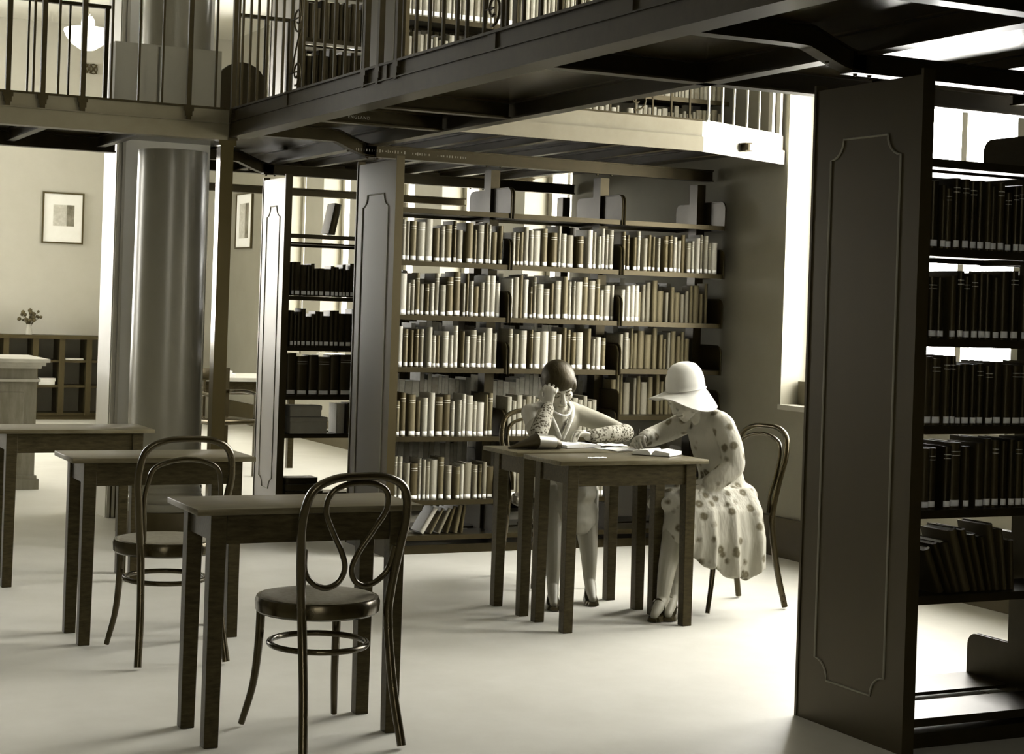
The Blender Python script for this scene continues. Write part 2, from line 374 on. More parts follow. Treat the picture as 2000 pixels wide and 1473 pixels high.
def s_beam(vm, label, letters=None):
    o = thing('bracket_beam', label, 'beam', (3.69, vm, 2.26), kind='structure')
    pts = [(2.86, 2.37), (3.1, 2.37), (3.28, 2.37)] 
    path = smoothpath([(2.86, 2.371), (3.05, 2.371), (3.39, 2.371), (3.455, 2.36), (3.53, 2.33), (3.60, 2.306), (3.67, 2.298), (3.8, 2.298), (5.97, 2.298)], 8)
    path = [Vector((p.x, p.y)) for p in [Vector((q[0], q[1])) for q in path]]
    def rail(bm, lo, hi, half):
        A = []
        for i, p in enumerate(path):
            t = (path[min(i + 1, len(path) - 1)] - path[max(i - 1, 0)]).normalized(); n = Vector((-t.y, t.x))
            a = p + n * lo; b = p + n * hi
            A.append([bm.verts.new((q.x, vm + s * half, q.y)) for q, s in ((a, -1), (a, 1), (b, 1), (b, -1))])
        for r0, r1 in zip(A, A[1:]):
            for k in range(4): bm.faces.new((r0[k], r0[(k + 1) % 4], r1[(k + 1) % 4], r1[k]))
        bm.faces.new(A[0][::-1]); bm.faces.new(A[-1])
    wpart('bottom_flange', lambda bm: rail(bm, -.036, -.029, .034), 'steel', o)
    wpart('web', lambda bm: rail(bm, -.029, .029, .02), 'steel', o)
    wpart('top_flange', lambda bm: rail(bm, .029, .036, .034), 'steel', o)
    for u in (3.5, 3.62, 3.68, 4.38, 4.47, 5.13, 5.23):
        wpart('rivet', lambda bm: lathe(bm, [(.009, 0), (.007, -.007), (.003, -.009)], (u, vm - .024, 2.259 if u > 3.6 else 2.29), 10), 'steel', o)
    return o
sb1 = s_beam(4.75, 'dark S-bent iron beam above the near right bookcase')
sb2 = s_beam(9.24, 'dark S-bent iron beam with rolled marks above the central bookcase')
sb3 = s_beam(11.08, 'dark S-bent iron beam above the far bookcase')
# worn, unreadable rolled marks on the steel
def marks(bm):
    r = random.Random(3)
    for u0, u1, z in ((3.55, 3.86, 2.300), (3.9, 4.02, 2.298), (4.06, 4.24, 2.297)):
        u = u0
        while u < u1:
            w = r.uniform(.004, .011); h = r.uniform(.006, .018)
            box(bm, u, u + w * .5, 9.2185, 9.221, z - h / 2, z + h / 2); u += w + r.uniform(.003, .012)
wpart('rolled_marks', marks, 'beading', sb2)
fc = bpy.data.curves.new('rolled_mark', 'FONT'); fc.body = 'ENGLAND'; fc.size = .022; fc.extrude = .001; fc.space_character = 1.25
fo = bpy.data.objects.new('rolled_mark', fc); COL.objects.link(fo)
tm = bpy.data.meshes.new_from_object(fo.evaluated_get(bpy.context.evaluated_depsgraph_get())); bpy.data.objects.remove(fo)
tm.transform(Matrix.Translation((3.105, 8.1935, 2.358)) @ Matrix.Rotation(math.pi / 2, 4, 'X'))
place(obj('rolled_mark', tm, 'beading'), gal)
tb = struct('tie_beam', lambda bm: ibeam(bm, 'x', 13.0, .08, 3.3, 5.98, 2.252, 2.312), 'steel', 'thin dark beam crossing in front of the far windows', 'beam')

# ------------------------------------------------------------------ railings
def curl(c, r0, r1, a0, a1, n=26):
    return [(c[0] + (r0 + (r1 - r0) * k / n) * math.cos(a0 + (a1 - a0) * k / n), c[1] + (r0 + (r1 - r0) * k / n) * math.sin(a0 + (a1 - a0) * k / n)) for k in range(n + 1)]
def railing(label, origin, direc, stations, posts, scrolls, zb, zt, length, mt='steel_matt', thin=.006):
    ox, oy = origin; d = Vector(direc).normalized(); nrm = Vector((-d.y, d.x))
    r = thing('gallery_railing', label, 'railing', (ox, oy, zb))
    W_ = lambda s, z, off=0: (ox + d.x * s + nrm.x * off, oy + d.y * s + nrm.y * off, z)
    def bar(name, a, b, rad, seg=8): wpart(name, lambda bm: tube(bm, [a, b], rad, seg, ref=(d.x, d.y, .01) if a[0] == b[0] and a[1] == b[1] else None), mt, r)
    def flatbar(name, s0, s1, z0, z1, t):
        poly = [W_(s0, 0, -t)[:2], W_(s1, 0, -t)[:2], W_(s1, 0, t)[:2], W_(s0, 0, t)[:2]]
        wpart(name, lambda bm: prism(bm, poly, 'z', z0, z1), mt, r)
    flatbar('bottom_rail', 0, length, zb, zb + .011, .012)
    flatbar('top_rail', 0, length, zt, zt + .02, .022)
    for s in stations: flatbar('baluster', s - thin, s + thin, zb + .011, zt, thin)
    for s in posts:
        flatbar('post', s - .013, s + .013, zb - .01, zt, .013)
        poly = [(.028, 0), (.028, -.022), (.02, -.022), (.02, -.05), (.013, -.05), (.013, -.075), (-.013, -.075), (-.013, -.05), (-.02, -.05), (-.02, -.022), (-.028, -.022), (-.028, 0)]
        def stp(bm):
            A = [bm.verts.new(W_(s + p[0], zb + p[1], -.014)) for p in poly]; B = [bm.verts.new(W_(s + p[0], zb + p[1], .016)) for p in poly]
            bm.faces.new(A); bm.faces.new(B[::-1])
            for i in range(len(poly)): bm.faces.new((A[i], B[i], B[(i + 1) % len(poly)], A[(i + 1) % len(poly)]))
        wpart('stepped_foot', stp, mt, r)
    for s0, s1 in scrolls:
        w = s1 - s0; m_ = (s0 + s1) / 2
        for k in range(3):
            z = zb + .03 + k * .27
            pth = curl((0, .065), .065, .02, -math.pi / 2 - .3, 1.5 * math.pi + .6)
            pth2 = [(-p[0], p[1]) for p in pth]
            wpart('scroll', lambda bm: tube(bm, [W_(m_ + p[0], z + p[1]) for p in (pth if k % 2 == 0 else pth2)], .0055, 8), mt, r)
            ln = smoothpath([(-.06, .07), (-.035, .14), (.03, .2), (.06, .27)] if k % 2 == 0 else [(.06, .07), (.035, .14), (-.03, .2), (-.06, .27)], 6)if False else [( (-.06, .07), (-.045, .13), (-.01, .2), (.05, .28))[i] for i in range(4)]
            sg = 1 if k % 2 == 0 else -1
            wpart('scroll', lambda bm: tube(bm, smoothpath([W_(m_ + sg * p[0], z + p[1]) for p in ln], 6), .005, 8), mt, r)
            wpart('collar', lambda bm: tube(bm, [W_(s0 - .0, z + .07), W_(m_ - .0, z + .07)], .0045, 8), mt, r)
    return r
# hall side, along v; stations measured from the corner v = 9.28 towards the camera
st = [.06]
st = [s for s in [.1, .17, .31, .445, .595, .73, .86, 1.18, 1.34, 1.48, 1.62, 1.76, 1.9, 2.46, 2.60, 2.74, 2.88, 3.02, 3.11, 3.47, 3.61, 3.75, 3.89, 4.03, 4.17, 4.31, 4.45, 4.6, 4.75, 4.9, 5.05, 5.2]]
railing('dark iron gallery railing with scrollwork running along the hall side', (2.825, 9.28), (0, -1), st + [.985, 3.27, 3.43], [.03, 2.03, 2.2, 2.41], [(.985, 1.18), (3.27, 3.43)], 2.468, 3.25, 7.5)
railing('dark iron gallery railing facing the hall on the left', (2.79, 9.278), (-1, 0), [.06, .36, .49, .64, .92, 1.05, 1.3, 1.43, 1.56, 1.7], [.21, .79, 1.0, 1.18], [], 2.468, 3.25, 5.0)
well_a = [.2, .33, .46, .60, .75, .91, 1.07, 1.18, 1.30, 1.42]
railing('thin pale-lit railing edging the light well above the central bookcase', (3.7, 8.165), (1, 0), well_a, [], [(1.0, 1.16)], 2.5, 3.25, 1.5, thin=.005)
d_ = Vector((.785, .34)); L_ = d_.length
railing('short slanting railing beside the tall window', (5.235, 8.18), (d_.x, d_.y), [.03, .17, .29, .43, .56], [.70, .785], [], 2.5, 3.25, L_ - .05, 'casing', thin=.005)  # pale bars instead of dark iron, standing in for light from the window
r4 = railing('far gallery railing in front of the upper back wall', (2.5, 10.86), (-1, 0), [.25, .5, .75, 1.0, 1.25], [.02], [], 2.468, 3.22, 4.5)
r5 = railing('far gallery railing to the right of the upper column', (3.24, 10.62), (1, 0), [.02, .2], [.36], [], 2.468, 3.22, .4)
# ================================================================== bookcases
def rounded_plate(bm, u, v0, v1, z0, z1, r, t=.003):
    """thin end plate in the v-z plane, rounded at its free top corner (v0 side)"""
    pts = [(v1, z0), (v0, z0)] + [(v0 + r - r * math.cos(a), z1 - r + r * math.sin(a)) for a in [i * math.pi / 2 / 6 for i in range(7)]] + [(v1, z1)]
    prism(bm, pts, 'x', u - t, u + t)
def rim(bm, u, v0, v1, z0, z1, r):
    pts = [(u, v0, z0)] + [(u, v0 + r - r * math.cos(a), z1 - r + r * math.sin(a)) for a in [i * math.pi / 2 / 6 for i in range(7)]] + [(u, v1, z1)]
    tube(bm, pts, .006, 6)
def bookcase(label, vm, v0, v1, u0, u1, bays, front, back, zb, ztop, panel=True, plates=True, name='bookcase', skip=(), plates_levels=None):
    o = thing(name, label, 'bookcase', (u0, vm, zb))
    cache = {}
    if panel:
        p = wbox('end_panel', 'panel_paint', o, u0, u0 + .03, v0, v1, zb, ztop)
        # raised beading with scooped corners, on the face towards the hall
        m_, q, c = .095, .07, u0 - .001
        a, b, lo, hi = v0 + m_, v1 - m_, zb + .16, ztop - .185
        def sc(cy, cz, a0): return [(c, cy + q * math.cos(a0 + k * math.pi / 2 / 6), cz + q * math.sin(a0 + k * math.pi / 2 / 6)) for k in range(7)]
        pth = sc(a, lo, math.pi / 2)[::-1][::-1]
        pth = [(c, a, lo + q)] + sc(a, lo, math.pi / 2)[0:0] + [(c, a + q * math.sin(t), lo + q * math.cos(t)) for t in [k * math.pi / 12 for k in range(1, 7)]]
        pth += [(c, b - q * math.cos(t), lo + q * math.sin(t)) for t in [k * math.pi / 12 for k in range(0, 7)]]
        pth += [(c, b - q * math.sin(t), hi - q * math.cos(t)) for t in [k * math.pi / 12 for k in range(0, 7)]]
        pth += [(c, a + q * math.cos(t), hi - q * math.sin(t)) for t in [k * math.pi / 12 for k in range(0, 7)]]
        wsub('beading', lambda bm: tube(bm, pth, .004, 6, closed=True), 'beading', p)
        for v_ in (v0 - .012, v1): wsub('edge_strip', lambda bm: box(bm, u0 - .004, u0 + .045, v_, v_ + .012, zb, ztop + .02), 'panel_paint', p)
    for i, u in enumerate(bays):
        uu = u + (.035 if i == 0 else -.035 if i == len(bays) - 1 else 0)
        wbox('post', 'steel', o, uu - .03, uu + .03, vm - .045, vm + .045, zb, ztop)
    for a, b in zip(bays, bays[1:]):
        wbox('plinth', 'steel', o, a + .004, b - .004, v0 + .05, v1 - .05, zb, zb + .05)
    for side, levels in (('f', front), ('b', back)):
        va, vb = (v0 + .012, vm - .05) if side == 'f' else (vm + .05, v1 - .012)
        for bi, (a, b) in enumerate(zip(bays, bays[1:])):
            for li, z in enumerate(levels[bi] if isinstance(levels[0], (list, tuple)) else levels):
                if (side, bi, li) in skip: continue
                def sh(bm):
                    box(bm, a + .006, b - .006, va, vb, z - .012, z)
                    e = va if side == 'f' else vb - .01
                    box(bm, a + .006, b - .006, e, e + .01, z - .028, z - .012)
                s = wpart('shelf', sh, 'steel', o)
                if plates:
                    lo = z - .03
                    for u in (a + .009, b - .009):
                        if side == 'f': wsub('end_plate', lambda bm: (rounded_plate(bm, u, va - .004, vb, lo, z + .15, .045), rim(bm, u, va - .004, vb, lo, z + .15, .045)), 'steel', s)
                        else:
                            def bp(bm):
                                rounded_plate(bm, u, -(vb + .004), -va, lo, z + .15, .045)
                                for v in bm.verts: v.co.y = -v.co.y
                            wsub('end_plate', bp, 'steel', s)
    return o
BAY2 = [3.72, 4.43, 5.175, 5.91]
L2 = [.11, .31, .673, 1.067, 1.363, 1.67, 1.97]
L2r = [.11, .42, .795, 1.075, 1.363, 1.67, 1.97]
L2b = [.11, .42, .76, 1.09, 1.40, 1.70, 1.97]
bookcase('dark iron bookcase in the centre, filled with light-spined books', 9.24, 8.947, 9.533, 3.69, 5.92, BAY2, [L2, L2, L2r], L2b, 0, 2.235)
BAY1 = [3.72, 4.47, 5.2, 5.93]
L1 = [.11, .515, .80, 1.08, 1.37, 1.67, 1.965]
bookcase('dark iron bookcase at the right with a tall bordered end panel', 4.745, 4.462, 5.032, 3.69, 5.94, BAY1, L1, L1, 0, 2.235)
BAY3 = [3.72, 4.45, 5.2, 5.93]
L3 = [.11, .535, .79, 1.115, 1.452, 1.865]
bookcase('dark iron bookcase standing behind the central one, white-lit end panel', 11.08, 10.85, 11.31, 3.69, 5.94, BAY3, L3, [.11, .535, .79, 1.115, 1.452, 1.82], 0, 2.235)
ZU = 2.44
bookcase('upper-tier iron bookcase on the gallery above the central bookcase', 9.24, 8.947, 9.533, 3.69, 5.92, BAY2, [2.52, 2.74, 3.055, 3.4], [2.52, 2.78, 3.1, 3.4], ZU, 3.9, name='gallery_bookcase', plates=False)
bookcase('upper-tier dark bookcase on the gallery further back', 10.98, 10.7, 11.26, 3.69, 5.92, BAY3, [2.52, 2.83, 3.15, 3.45], [2.52, 2.83, 3.15, 3.45], ZU, 3.9, name='gallery_bookcase', plates=False)

# ------------------------------------------------------------------ books
def unit_book():
    n = 8; arc = [(.5 - .5 * math.cos(math.pi * k / n), .07 - .1 * math.sin(math.pi * k / n)) for k in range(n + 1)]
    bm = BM(); prism(bm, arc + [(1, 1), (.93, 1), (.93, .09), (.07, .09), (.07, 1), (0, 1)], 'z', 0, 1)
    cover = mesh_of(bm, 'book'); 
    for p in cover.polygons: p.use_smooth = True
    cover.set_sharp_from_angle(angle=math.radians(50))
    bm = BM(); box(bm, .07, .93, .09, .975, .018, .978); pages = mesh_of(bm, 'page_block')
    def strip(z0, z1, x0, x1, d):
        bm = BM(); A = []
        for k in range(7):
            x = x0 + (x1 - x0) * k / 6; th = math.acos(1 - 2 * x); y = .07 - .1 * math.sin(th) - d
            A.append((bm.verts.new((x, y, z0)), bm.verts.new((x, y, z1)), bm.verts.new((x, y + d + .01, z0)), bm.verts.new((x, y + d + .01, z1))))
        for p, q in zip(A, A[1:]):
            bm.faces.new((p[0], q[0], q[1], p[1])); bm.faces.new((p[1], q[1], q[3], p[3])); bm.faces.new((p[0], p[2], q[2], q[0]))
        bm.faces.new((A[0][0], A[0][1], A[0][3], A[0][2])); bm.faces.new((A[-1][0], A[-1][2], A[-1][3], A[-1][1]))
        return bm
    lab = mesh_of(strip(.03, .125, .1, .9, .004), 'spine_label', True)
    bm = strip(.80, .812, .06, .94, .003); b2 = strip(.86, .872, .06, .94, .003); me_ = bpy.data.meshes.new('t'); b2.to_mesh(me_); b2.free(); bm.from_mesh(me_); bpy.data.meshes.remove(me_)
    band = mesh_of(bm, 'title_band', True)
    return cover, pages, lab, band
UB = unit_book()
UB[1].materials.append(MATS['page']); UB[2].materials.append(MATS['label_white']); UB[3].materials.append(MATS['gilt'])
COVERS = {}
def cover_of(m_):
    if m_.name not in COVERS:
        c = UB[0].copy(); c.materials.append(m_); COVERS[m_.name] = c
    return COVERS[m_.name]
ORD = 'first second third fourth fifth sixth seventh eighth ninth tenth eleventh twelfth thirteenth fourteenth fifteenth sixteenth seventeenth eighteenth nineteenth twentieth'.split()
def ordw(i): return ORD[i] if i < 20 else 'twenty-' + ORD[i - 20]
NB = 0
def a_book(x, y, z, t, d, h, m_, label, group, lean=0.0, flip=False, lab=True, band=True, roty=0.0):
    global NB; NB += 1
    o = bpy.data.objects.new('book', cover_of(m_)); COL.objects.link(o); o.location = (x, y, z); o.scale = (t, d, h)
    o.rotation_euler = (0, lean, math.pi if flip else 0)
    tag(o, label, 'book', group)
    for nm, me_, on in (('page_block', UB[1], True), ('spine_label', UB[2], lab), ('title_band', UB[3], band)):
        if on:
            c = bpy.data.objects.new(nm, me_); COL.objects.link(c); c.parent = o
    return o
def size_word(h, t): return ('tall ' if h > .225 else 'short ' if h < .185 else 'mid-height ') + ('thick' if t > .036 else 'thin' if t < .02 else 'medium')
TONE = {'book_cloth_a': 'buff', 'book_cloth_b': 'pale', 'book_cloth_c': 'brown', 'book_cloth_d': 'light', 'book_cloth_e': 'dark', 'book_cloth_f': 'tan', 'book_cloth_g': 'dark', 'book_cloth_h': 'pale', 'book_dark_a': 'dark', 'book_dark_b': 'dark', 'book_dark_c': 'black'}
def row(u0, u1, v, z, hmin, hmax, where, group, mats=None, seed=0, tmin=.016, tmax=.044, depth=.15, gap=.12, lab=1.0, lean_end=0, maxn=99, clear=.29, back=0, nfront=0):
    r = random.Random(seed); u = u0; i = 0; ms = mats or BOOKM
    while i < maxn:
        t = r.uniform(tmin, tmax) if r.random() > .35 else r.uniform(tmin, tmin + .4 * (tmax - tmin)); h = min(r.uniform(hmin, hmax), clear)
        if u + t > u1: break
        m_ = r.choice(ms)
        bk = 0
        if back:
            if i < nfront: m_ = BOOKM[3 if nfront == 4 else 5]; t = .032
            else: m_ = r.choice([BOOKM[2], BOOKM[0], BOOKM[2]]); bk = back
        a_book(u, v + bk + r.uniform(0, .014), z + .0005, t, depth * r.uniform(.85, 1.05) * (.7 if bk else 1), h, m_, '%s %s book, %s from left on %s' % (size_word(h, t), TONE[m_.name], ordw(i), where), group,
               lab=r.random() < lab and not bk, band=r.random() < .55 and not bk)
        u += t + .0015 + (r.uniform(.004, .022) if r.random() < gap else 0); i += 1
    return u
VF = 8.985
G2 = 'books on the central bookcase'
bay = ['left', 'middle', 'right']
lv = {1: 'low fifth shelf', 2: 'fourth shelf', 3: 'third shelf', 4: 'second shelf', 5: 'first shelf'}
for bi in range(3):
    a, b = BAY2[bi] + .02, BAY2[bi + 1] - .02
    if bi == 0: a += .012
    levels = L2r if bi == 2 else L2
    for li in (5, 4, 3, 2, 1):
        z = levels[li]; nxt = levels[li + 1]; where = '%s of %s bay, central bookcase' % (lv[li], bay[bi])
        hm = {5: (.185, .245), 4: (.175, .255), 3: (.18, .25), 2: (.19, .255), 1: (.18, .25)}[li]
        bb = b
        if bi == 2 and li <= 3: bb = b - .12
        if li <= 2 and bi == 1: continue
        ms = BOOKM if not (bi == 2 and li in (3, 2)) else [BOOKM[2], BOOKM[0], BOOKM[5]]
        if bi == 2 and li <= 1: continue
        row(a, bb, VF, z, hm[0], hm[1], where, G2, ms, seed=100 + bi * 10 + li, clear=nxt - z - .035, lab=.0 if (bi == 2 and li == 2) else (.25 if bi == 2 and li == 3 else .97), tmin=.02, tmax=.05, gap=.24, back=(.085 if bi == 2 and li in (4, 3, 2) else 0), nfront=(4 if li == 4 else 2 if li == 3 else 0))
# leaning books at the foot of the left bay
u = 3.93
for i in range(6):
    t = [.03, .018, .022, .02, .028, .02][i]; h = [.185, .18, .175, .18, .18, .18][i]; ln = [.55, .5, .45, .3, .2, .12][i]
    m_ = BOOKM[[3, 2, 0, 4, 2, 4][i]]
    a_book(u, VF + .02, .1105 + t * math.sin(ln), t, .13, h * .9, m_, '%s book leaning over, %s from left at the foot of the central bookcase' % (TONE[m_.name], ordw(i)), G2, lean=ln, lab=False, band=False)
    u += [.06, .05, .052, .05, .042, .04][i]
# near right bookcase: backlit dark volumes
G1 = 'books on the right bookcase'
n1 = {5: 'top row', 4: 'second row', 3: 'third row', 2: 'fourth row'}
for li, ts in ((5, (.026, .04)), (4, (.026, .042)), (3, (.024, .046)), (2, (.028, .048))):
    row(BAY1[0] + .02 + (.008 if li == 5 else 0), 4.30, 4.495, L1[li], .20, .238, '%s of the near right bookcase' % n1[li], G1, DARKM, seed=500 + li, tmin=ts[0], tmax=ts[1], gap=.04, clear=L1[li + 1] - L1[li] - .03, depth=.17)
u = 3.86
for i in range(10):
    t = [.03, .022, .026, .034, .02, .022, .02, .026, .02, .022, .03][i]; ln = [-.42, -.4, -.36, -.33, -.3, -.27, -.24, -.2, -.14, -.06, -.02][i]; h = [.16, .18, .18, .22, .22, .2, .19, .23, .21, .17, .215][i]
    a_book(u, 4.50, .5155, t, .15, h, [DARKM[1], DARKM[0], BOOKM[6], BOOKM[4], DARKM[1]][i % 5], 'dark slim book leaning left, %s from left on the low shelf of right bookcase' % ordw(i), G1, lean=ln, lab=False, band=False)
    u += t / max(.8, math.cos(ln)) + .009
# far bookcase
G3 = 'books on the far bookcase'
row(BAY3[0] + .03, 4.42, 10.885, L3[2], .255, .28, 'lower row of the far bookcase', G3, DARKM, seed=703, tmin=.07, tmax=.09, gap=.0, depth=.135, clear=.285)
a_book(4.02, 10.90, L3[5] + .016, .05, .15, .21, BOOKM[4], 'large dark book leaning alone on the top shelf of the far bookcase', None, lean=.2, lab=False, band=False)
for i, (w, d, h, z, lab_) in enumerate(((.26, .15, .11, L3[1] + .001, 'larger grey card box at the bottom of a stack on the far bookcase'), (.22, .14, .075, L3[1] + .113, 'smaller grey card box on top of the stack on the far bookcase'))):
    t_ = thing('card_box', lab_, 'box', (3.80 + w / 2 - .02, 10.938, z))
    part_local('box_body', lambda bm: box(bm, -w / 2, w / 2, -d / 2, d / 2, 0, h - .012, bev=.004), 'card_box', t_, 30)
    part_local('lid', lambda bm: box(bm, -w / 2 - .003, w / 2 + .003, -d / 2 - .003, d / 2 + .003, h - .03, h, bev=.003), 'card_box', t_, 30)
for i in range(3):
    a_book(3.76, 10.865, .112 + .045 * i, .27 - .02 * i, .15, .04, DARKM[i], 'dark volume lying flat, %s up in the pile low on the far bookcase' % ordw(i), 'flat pile on the far bookcase', lab=False, band=False)
a_book(4.12, 10.9, L3[1] + .001, .06, .15, .2, BOOKM[3], 'white-backed book standing beside the card boxes on the far bookcase', None, lab=False, band=False)
# everything beyond the nearest three hundred: back rows and gallery tier, one mesh
def many(bm, seed=11):
    r = random.Random(seed)
    def put(u, v, z, t, d, h, mi, flip=False, lab=False):
        n0 = len(bm.faces)
        y0, y1 = (v, v + d)
        arc = [(u + t * (.5 - .5 * math.cos(math.pi * k / 4)), v - (.008 * math.sin(math.pi * k / 4) if not flip else 0)) for k in range(5)]
        prism(bm, arc + [(u + t, y1), (u, y1)], 'z', z, z + h)
        bm.faces.ensure_lookup_table()
        for f in bm.faces[n0:]: f.material_index = mi
        if lab:
            n0 = len(bm.faces); box(bm, u + t * .15, u + t * .85, v - .0095, v, z + .01, z + .035); bm.faces.ensure_lookup_table()
            for f in bm.faces[n0:]: f.material_index = 3
    def line(u0, u1, v, z, h0, h1, flip=False, lab=False, dark=False, d=.15):
        u = u0
        while True:
            t = r.uniform(.018, .045)
            if u + t > u1: break
            put(u, v, z + .0005, t, d, min(r.uniform(h0, h1), .27), 4 if dark else r.choice([0, 1, 2, 1]), flip, lab); u += t + .002
    for bi in range(3):
        a, b = BAY2[bi] + .02, BAY2[bi + 1] - .02
        for z, n in ((.42, .21), (.76, .24), (1.09, .22), (1.40, .2)): line(a, b - (.1 if bi == 2 else 0), 9.345, z, n - .03, n + .03, flip=True)
        line(a, b, VF, 3.056, .2, .26, lab=True); line(a, b, VF, 2.741, .19, .23); line(a + .0, b, 9.345, 2.781, .2, .26, flip=True); line(a, b, VF, 2.521, .12, .17)
        if bi == 1: line(a, b - .1, VF, L2[2], .19, .25, lab=True); line(a, b - .03, VF, L2[1], .19, .25, lab=True)
        if bi == 0:
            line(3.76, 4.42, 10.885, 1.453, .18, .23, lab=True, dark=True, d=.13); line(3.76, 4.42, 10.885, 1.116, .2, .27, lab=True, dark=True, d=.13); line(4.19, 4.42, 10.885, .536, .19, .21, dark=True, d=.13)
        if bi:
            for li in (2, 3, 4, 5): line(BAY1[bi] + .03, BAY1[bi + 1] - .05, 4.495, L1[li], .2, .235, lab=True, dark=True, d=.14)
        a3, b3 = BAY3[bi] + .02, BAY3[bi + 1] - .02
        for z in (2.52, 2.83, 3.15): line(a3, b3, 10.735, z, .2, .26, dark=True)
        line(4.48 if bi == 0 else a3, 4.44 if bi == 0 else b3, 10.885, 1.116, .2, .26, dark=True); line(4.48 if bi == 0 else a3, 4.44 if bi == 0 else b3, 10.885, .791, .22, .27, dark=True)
bm = BM(); many(bm); me = mesh_of(bm, 'books_of_back_rows')
for m_ in (BOOKM[0], BOOKM[1], BOOKM[5], MATS['label_white'], DARKM[0]): me.materials.append(m_)
tag(obj('books_of_back_rows', me, None), 'rows of books on the rear shelves and the gallery tier', 'books', kind='stuff')

# ================================================================== tables
TW, TD, TT, OU, OV, TH = .6633, .3194, .0467, .0511, .022, .76
def table(label, u, v, rz, group=None):
    t = thing('reading_table', label, 'table', (u, v, 0), rz, group)
    part_local('table_top', lambda bm: box(bm, -OU, TW + OU, -OV, TD + OV, TH - .02, TH, bev=.002), 'table_top', t, 30)
    e = .009
    for y in (e, TD - e - .02): part_local('apron', lambda bm: box(bm, TT + .004, TW - TT - .004, y, y + .02, TH - .115, TH - .0205), 'table_wood', t, 30)
    for x in (e, TW - e - .02): part_local('apron', lambda bm: box(bm, x, x + .02, TT + .004, TD - TT - .004, TH - .105, TH - .0205), 'table_wood', t, 30)
    for ix in (0, 1):
        for iy in (0, 1):
            def leg(bm):
                z1 = TH - .0205; k = .007
                x0, x1 = (0, TT) if ix == 0 else (TW - TT, TW); y0, y1 = (0, TT) if iy == 0 else (TD - TT, TD)
                # straight outer faces, inner faces taper towards the foot
                X0, X1 = (x0, x1 + k) if ix == 0 else (x0 - k, x1); Y0, Y1 = (y0, y1 + k) if iy == 0 else (y0 - k, y1)
                lo = [bm.verts.new(p) for p in ((x0, y0, 0), (x1, y0, 0), (x1, y1, 0), (x0, y1, 0))]; hi = [bm.verts.new(p) for p in ((X0, Y0, z1), (X1, Y0, z1), (X1, Y1, z1), (X0, Y1, z1))]
                bm.faces.new(lo[::-1]); bm.faces.new(hi)
                for i in range(4): bm.faces.new((lo[i], lo[(i + 1) % 4], hi[(i + 1) % 4], hi[i]))
                bmesh.ops.bevel(bm, geom=bm.edges[:], offset=.002, segments=1, affect='EDGES')
            part_local('leg', leg, 'table_wood', t, 30)
    return t
table('small dark wooden table nearest the camera, bentwood chair tucked in', 1.583, 5.270, -.0033)
table('small dark wooden table in the middle of the left row', 1.560, 6.976, -.0033)
table('small dark wooden table at the far left, beyond the other two', 1.515, 8.45, 0)
table('small dark wooden table in front, where the women read', 3.600, 6.637, 0)
table('small dark wooden table pushed behind, under the handbag and papers', 3.599, 7.063, 0)

# ================================================================== bentwood chairs
def chair(label, u, v, rz, style):
    c = thing('bentwood_chair', label, 'chair', (u, v, 0), rz)
    # seat ring and dished seat, slightly squared at the back
    def ring(r, n=40): return [(r * math.cos(2 * math.pi * k / n), r * 1.0 * math.sin(2 * math.pi * k / n)) for k in range(n)]
    part_local('seat_frame', lambda bm: lathe(bm, [(.18, .405), (.195, .407), (.203, .415), (.205, .445), (.2, .458), (.188, .46)], seg=48), 'bent_wood', c)
    part_local('seat', lambda bm: lathe(bm, [(.186, .452), (.188, .4605), (.17, .464), (.12, .462), (.0005, .461)], seg=48), 'chair_seat', c)
    # rear legs and back hoop: one bent rod
    h = .879
    half = [(.174, -.285, 0.011), (.158, -.24, .2), (.153, -.205, .40), (.16, -.205, .5), (.174, -.225, .63), (.184, -.25, .74), (.163, -.27, .832), (.095, -.283, .872)]
    pts = half + [(0, -.286, h)] + [(-x, y, z) for x, y, z in half[::-1]]
    path = smoothpath(pts, 8); n = len(path)
    rad = [.0125 + .0025 * min(1, abs(i - n / 2) / (n / 2) * 2) for i in range(n)]
    part_local('back_hoop', lambda bm: tube(bm, path, rad, 12, ref=(0, 1, .01)), 'bent_wood', c, 60)
    if style == 'lyre':
        hf = [(.16, -.222, .645), (.15, -.206, .575), (.118, -.2, .535), (.073, -.198, .517), (.032, -.202, .532), (.0125, -.21, .575), (.03, -.222, .63), (.072, -.237, .70), (.106, -.255, .765), (.1, -.27, .822), (.06, -.278, .85)]
        ip = hf + [(0, -.279, .858)] + [(-x, y, z) for x, y, z in hf[::-1]]
        part_local('back_loop', lambda bm: tube(bm, smoothpath(ip, 8), .0095, 10, ref=(0, 1, .01)), 'bent_wood', c, 60)
    else:
        ih = .80 if style == 'arch' else .842
        w = .145 if style == 'arch' else .158
        hf = [(.139, -.19, .468), (.142, -.195, .55), (.15, -.215, .63), (w, -.235, ih - .1), (w * .8, -.25, ih - .03)]
        ip = hf + [(0, -.26, ih)] + [(-x, y, z) for x, y, z in hf[::-1]]
        part_local('back_loop', lambda bm: tube(bm, smoothpath(ip, 8), .0095, 10, ref=(0, 1, .01)), 'bent_wood', c, 60)
    for s in (-1, 1):
        lp = smoothpath([(s * .14, .135, .44), (s * .142, .14, .3), (s * .15, .158, .15), (s * .172, .195, .011)], 6)
        part_local('leg', lambda bm: tube(bm, lp, [.016 - .005 * i / (len(lp) - 1) for i in range(len(lp))], 12), 'bent_wood', c, 60)
    part_local('leg_ring', lambda bm: tube(bm, [(.158 * math.cos(2 * math.pi * k / 40), .165 * math.sin(2 * math.pi * k / 40) - .012, .305) for k in range(40)], .010, 10, closed=True), 'bent_wood', c, 60)
    return c
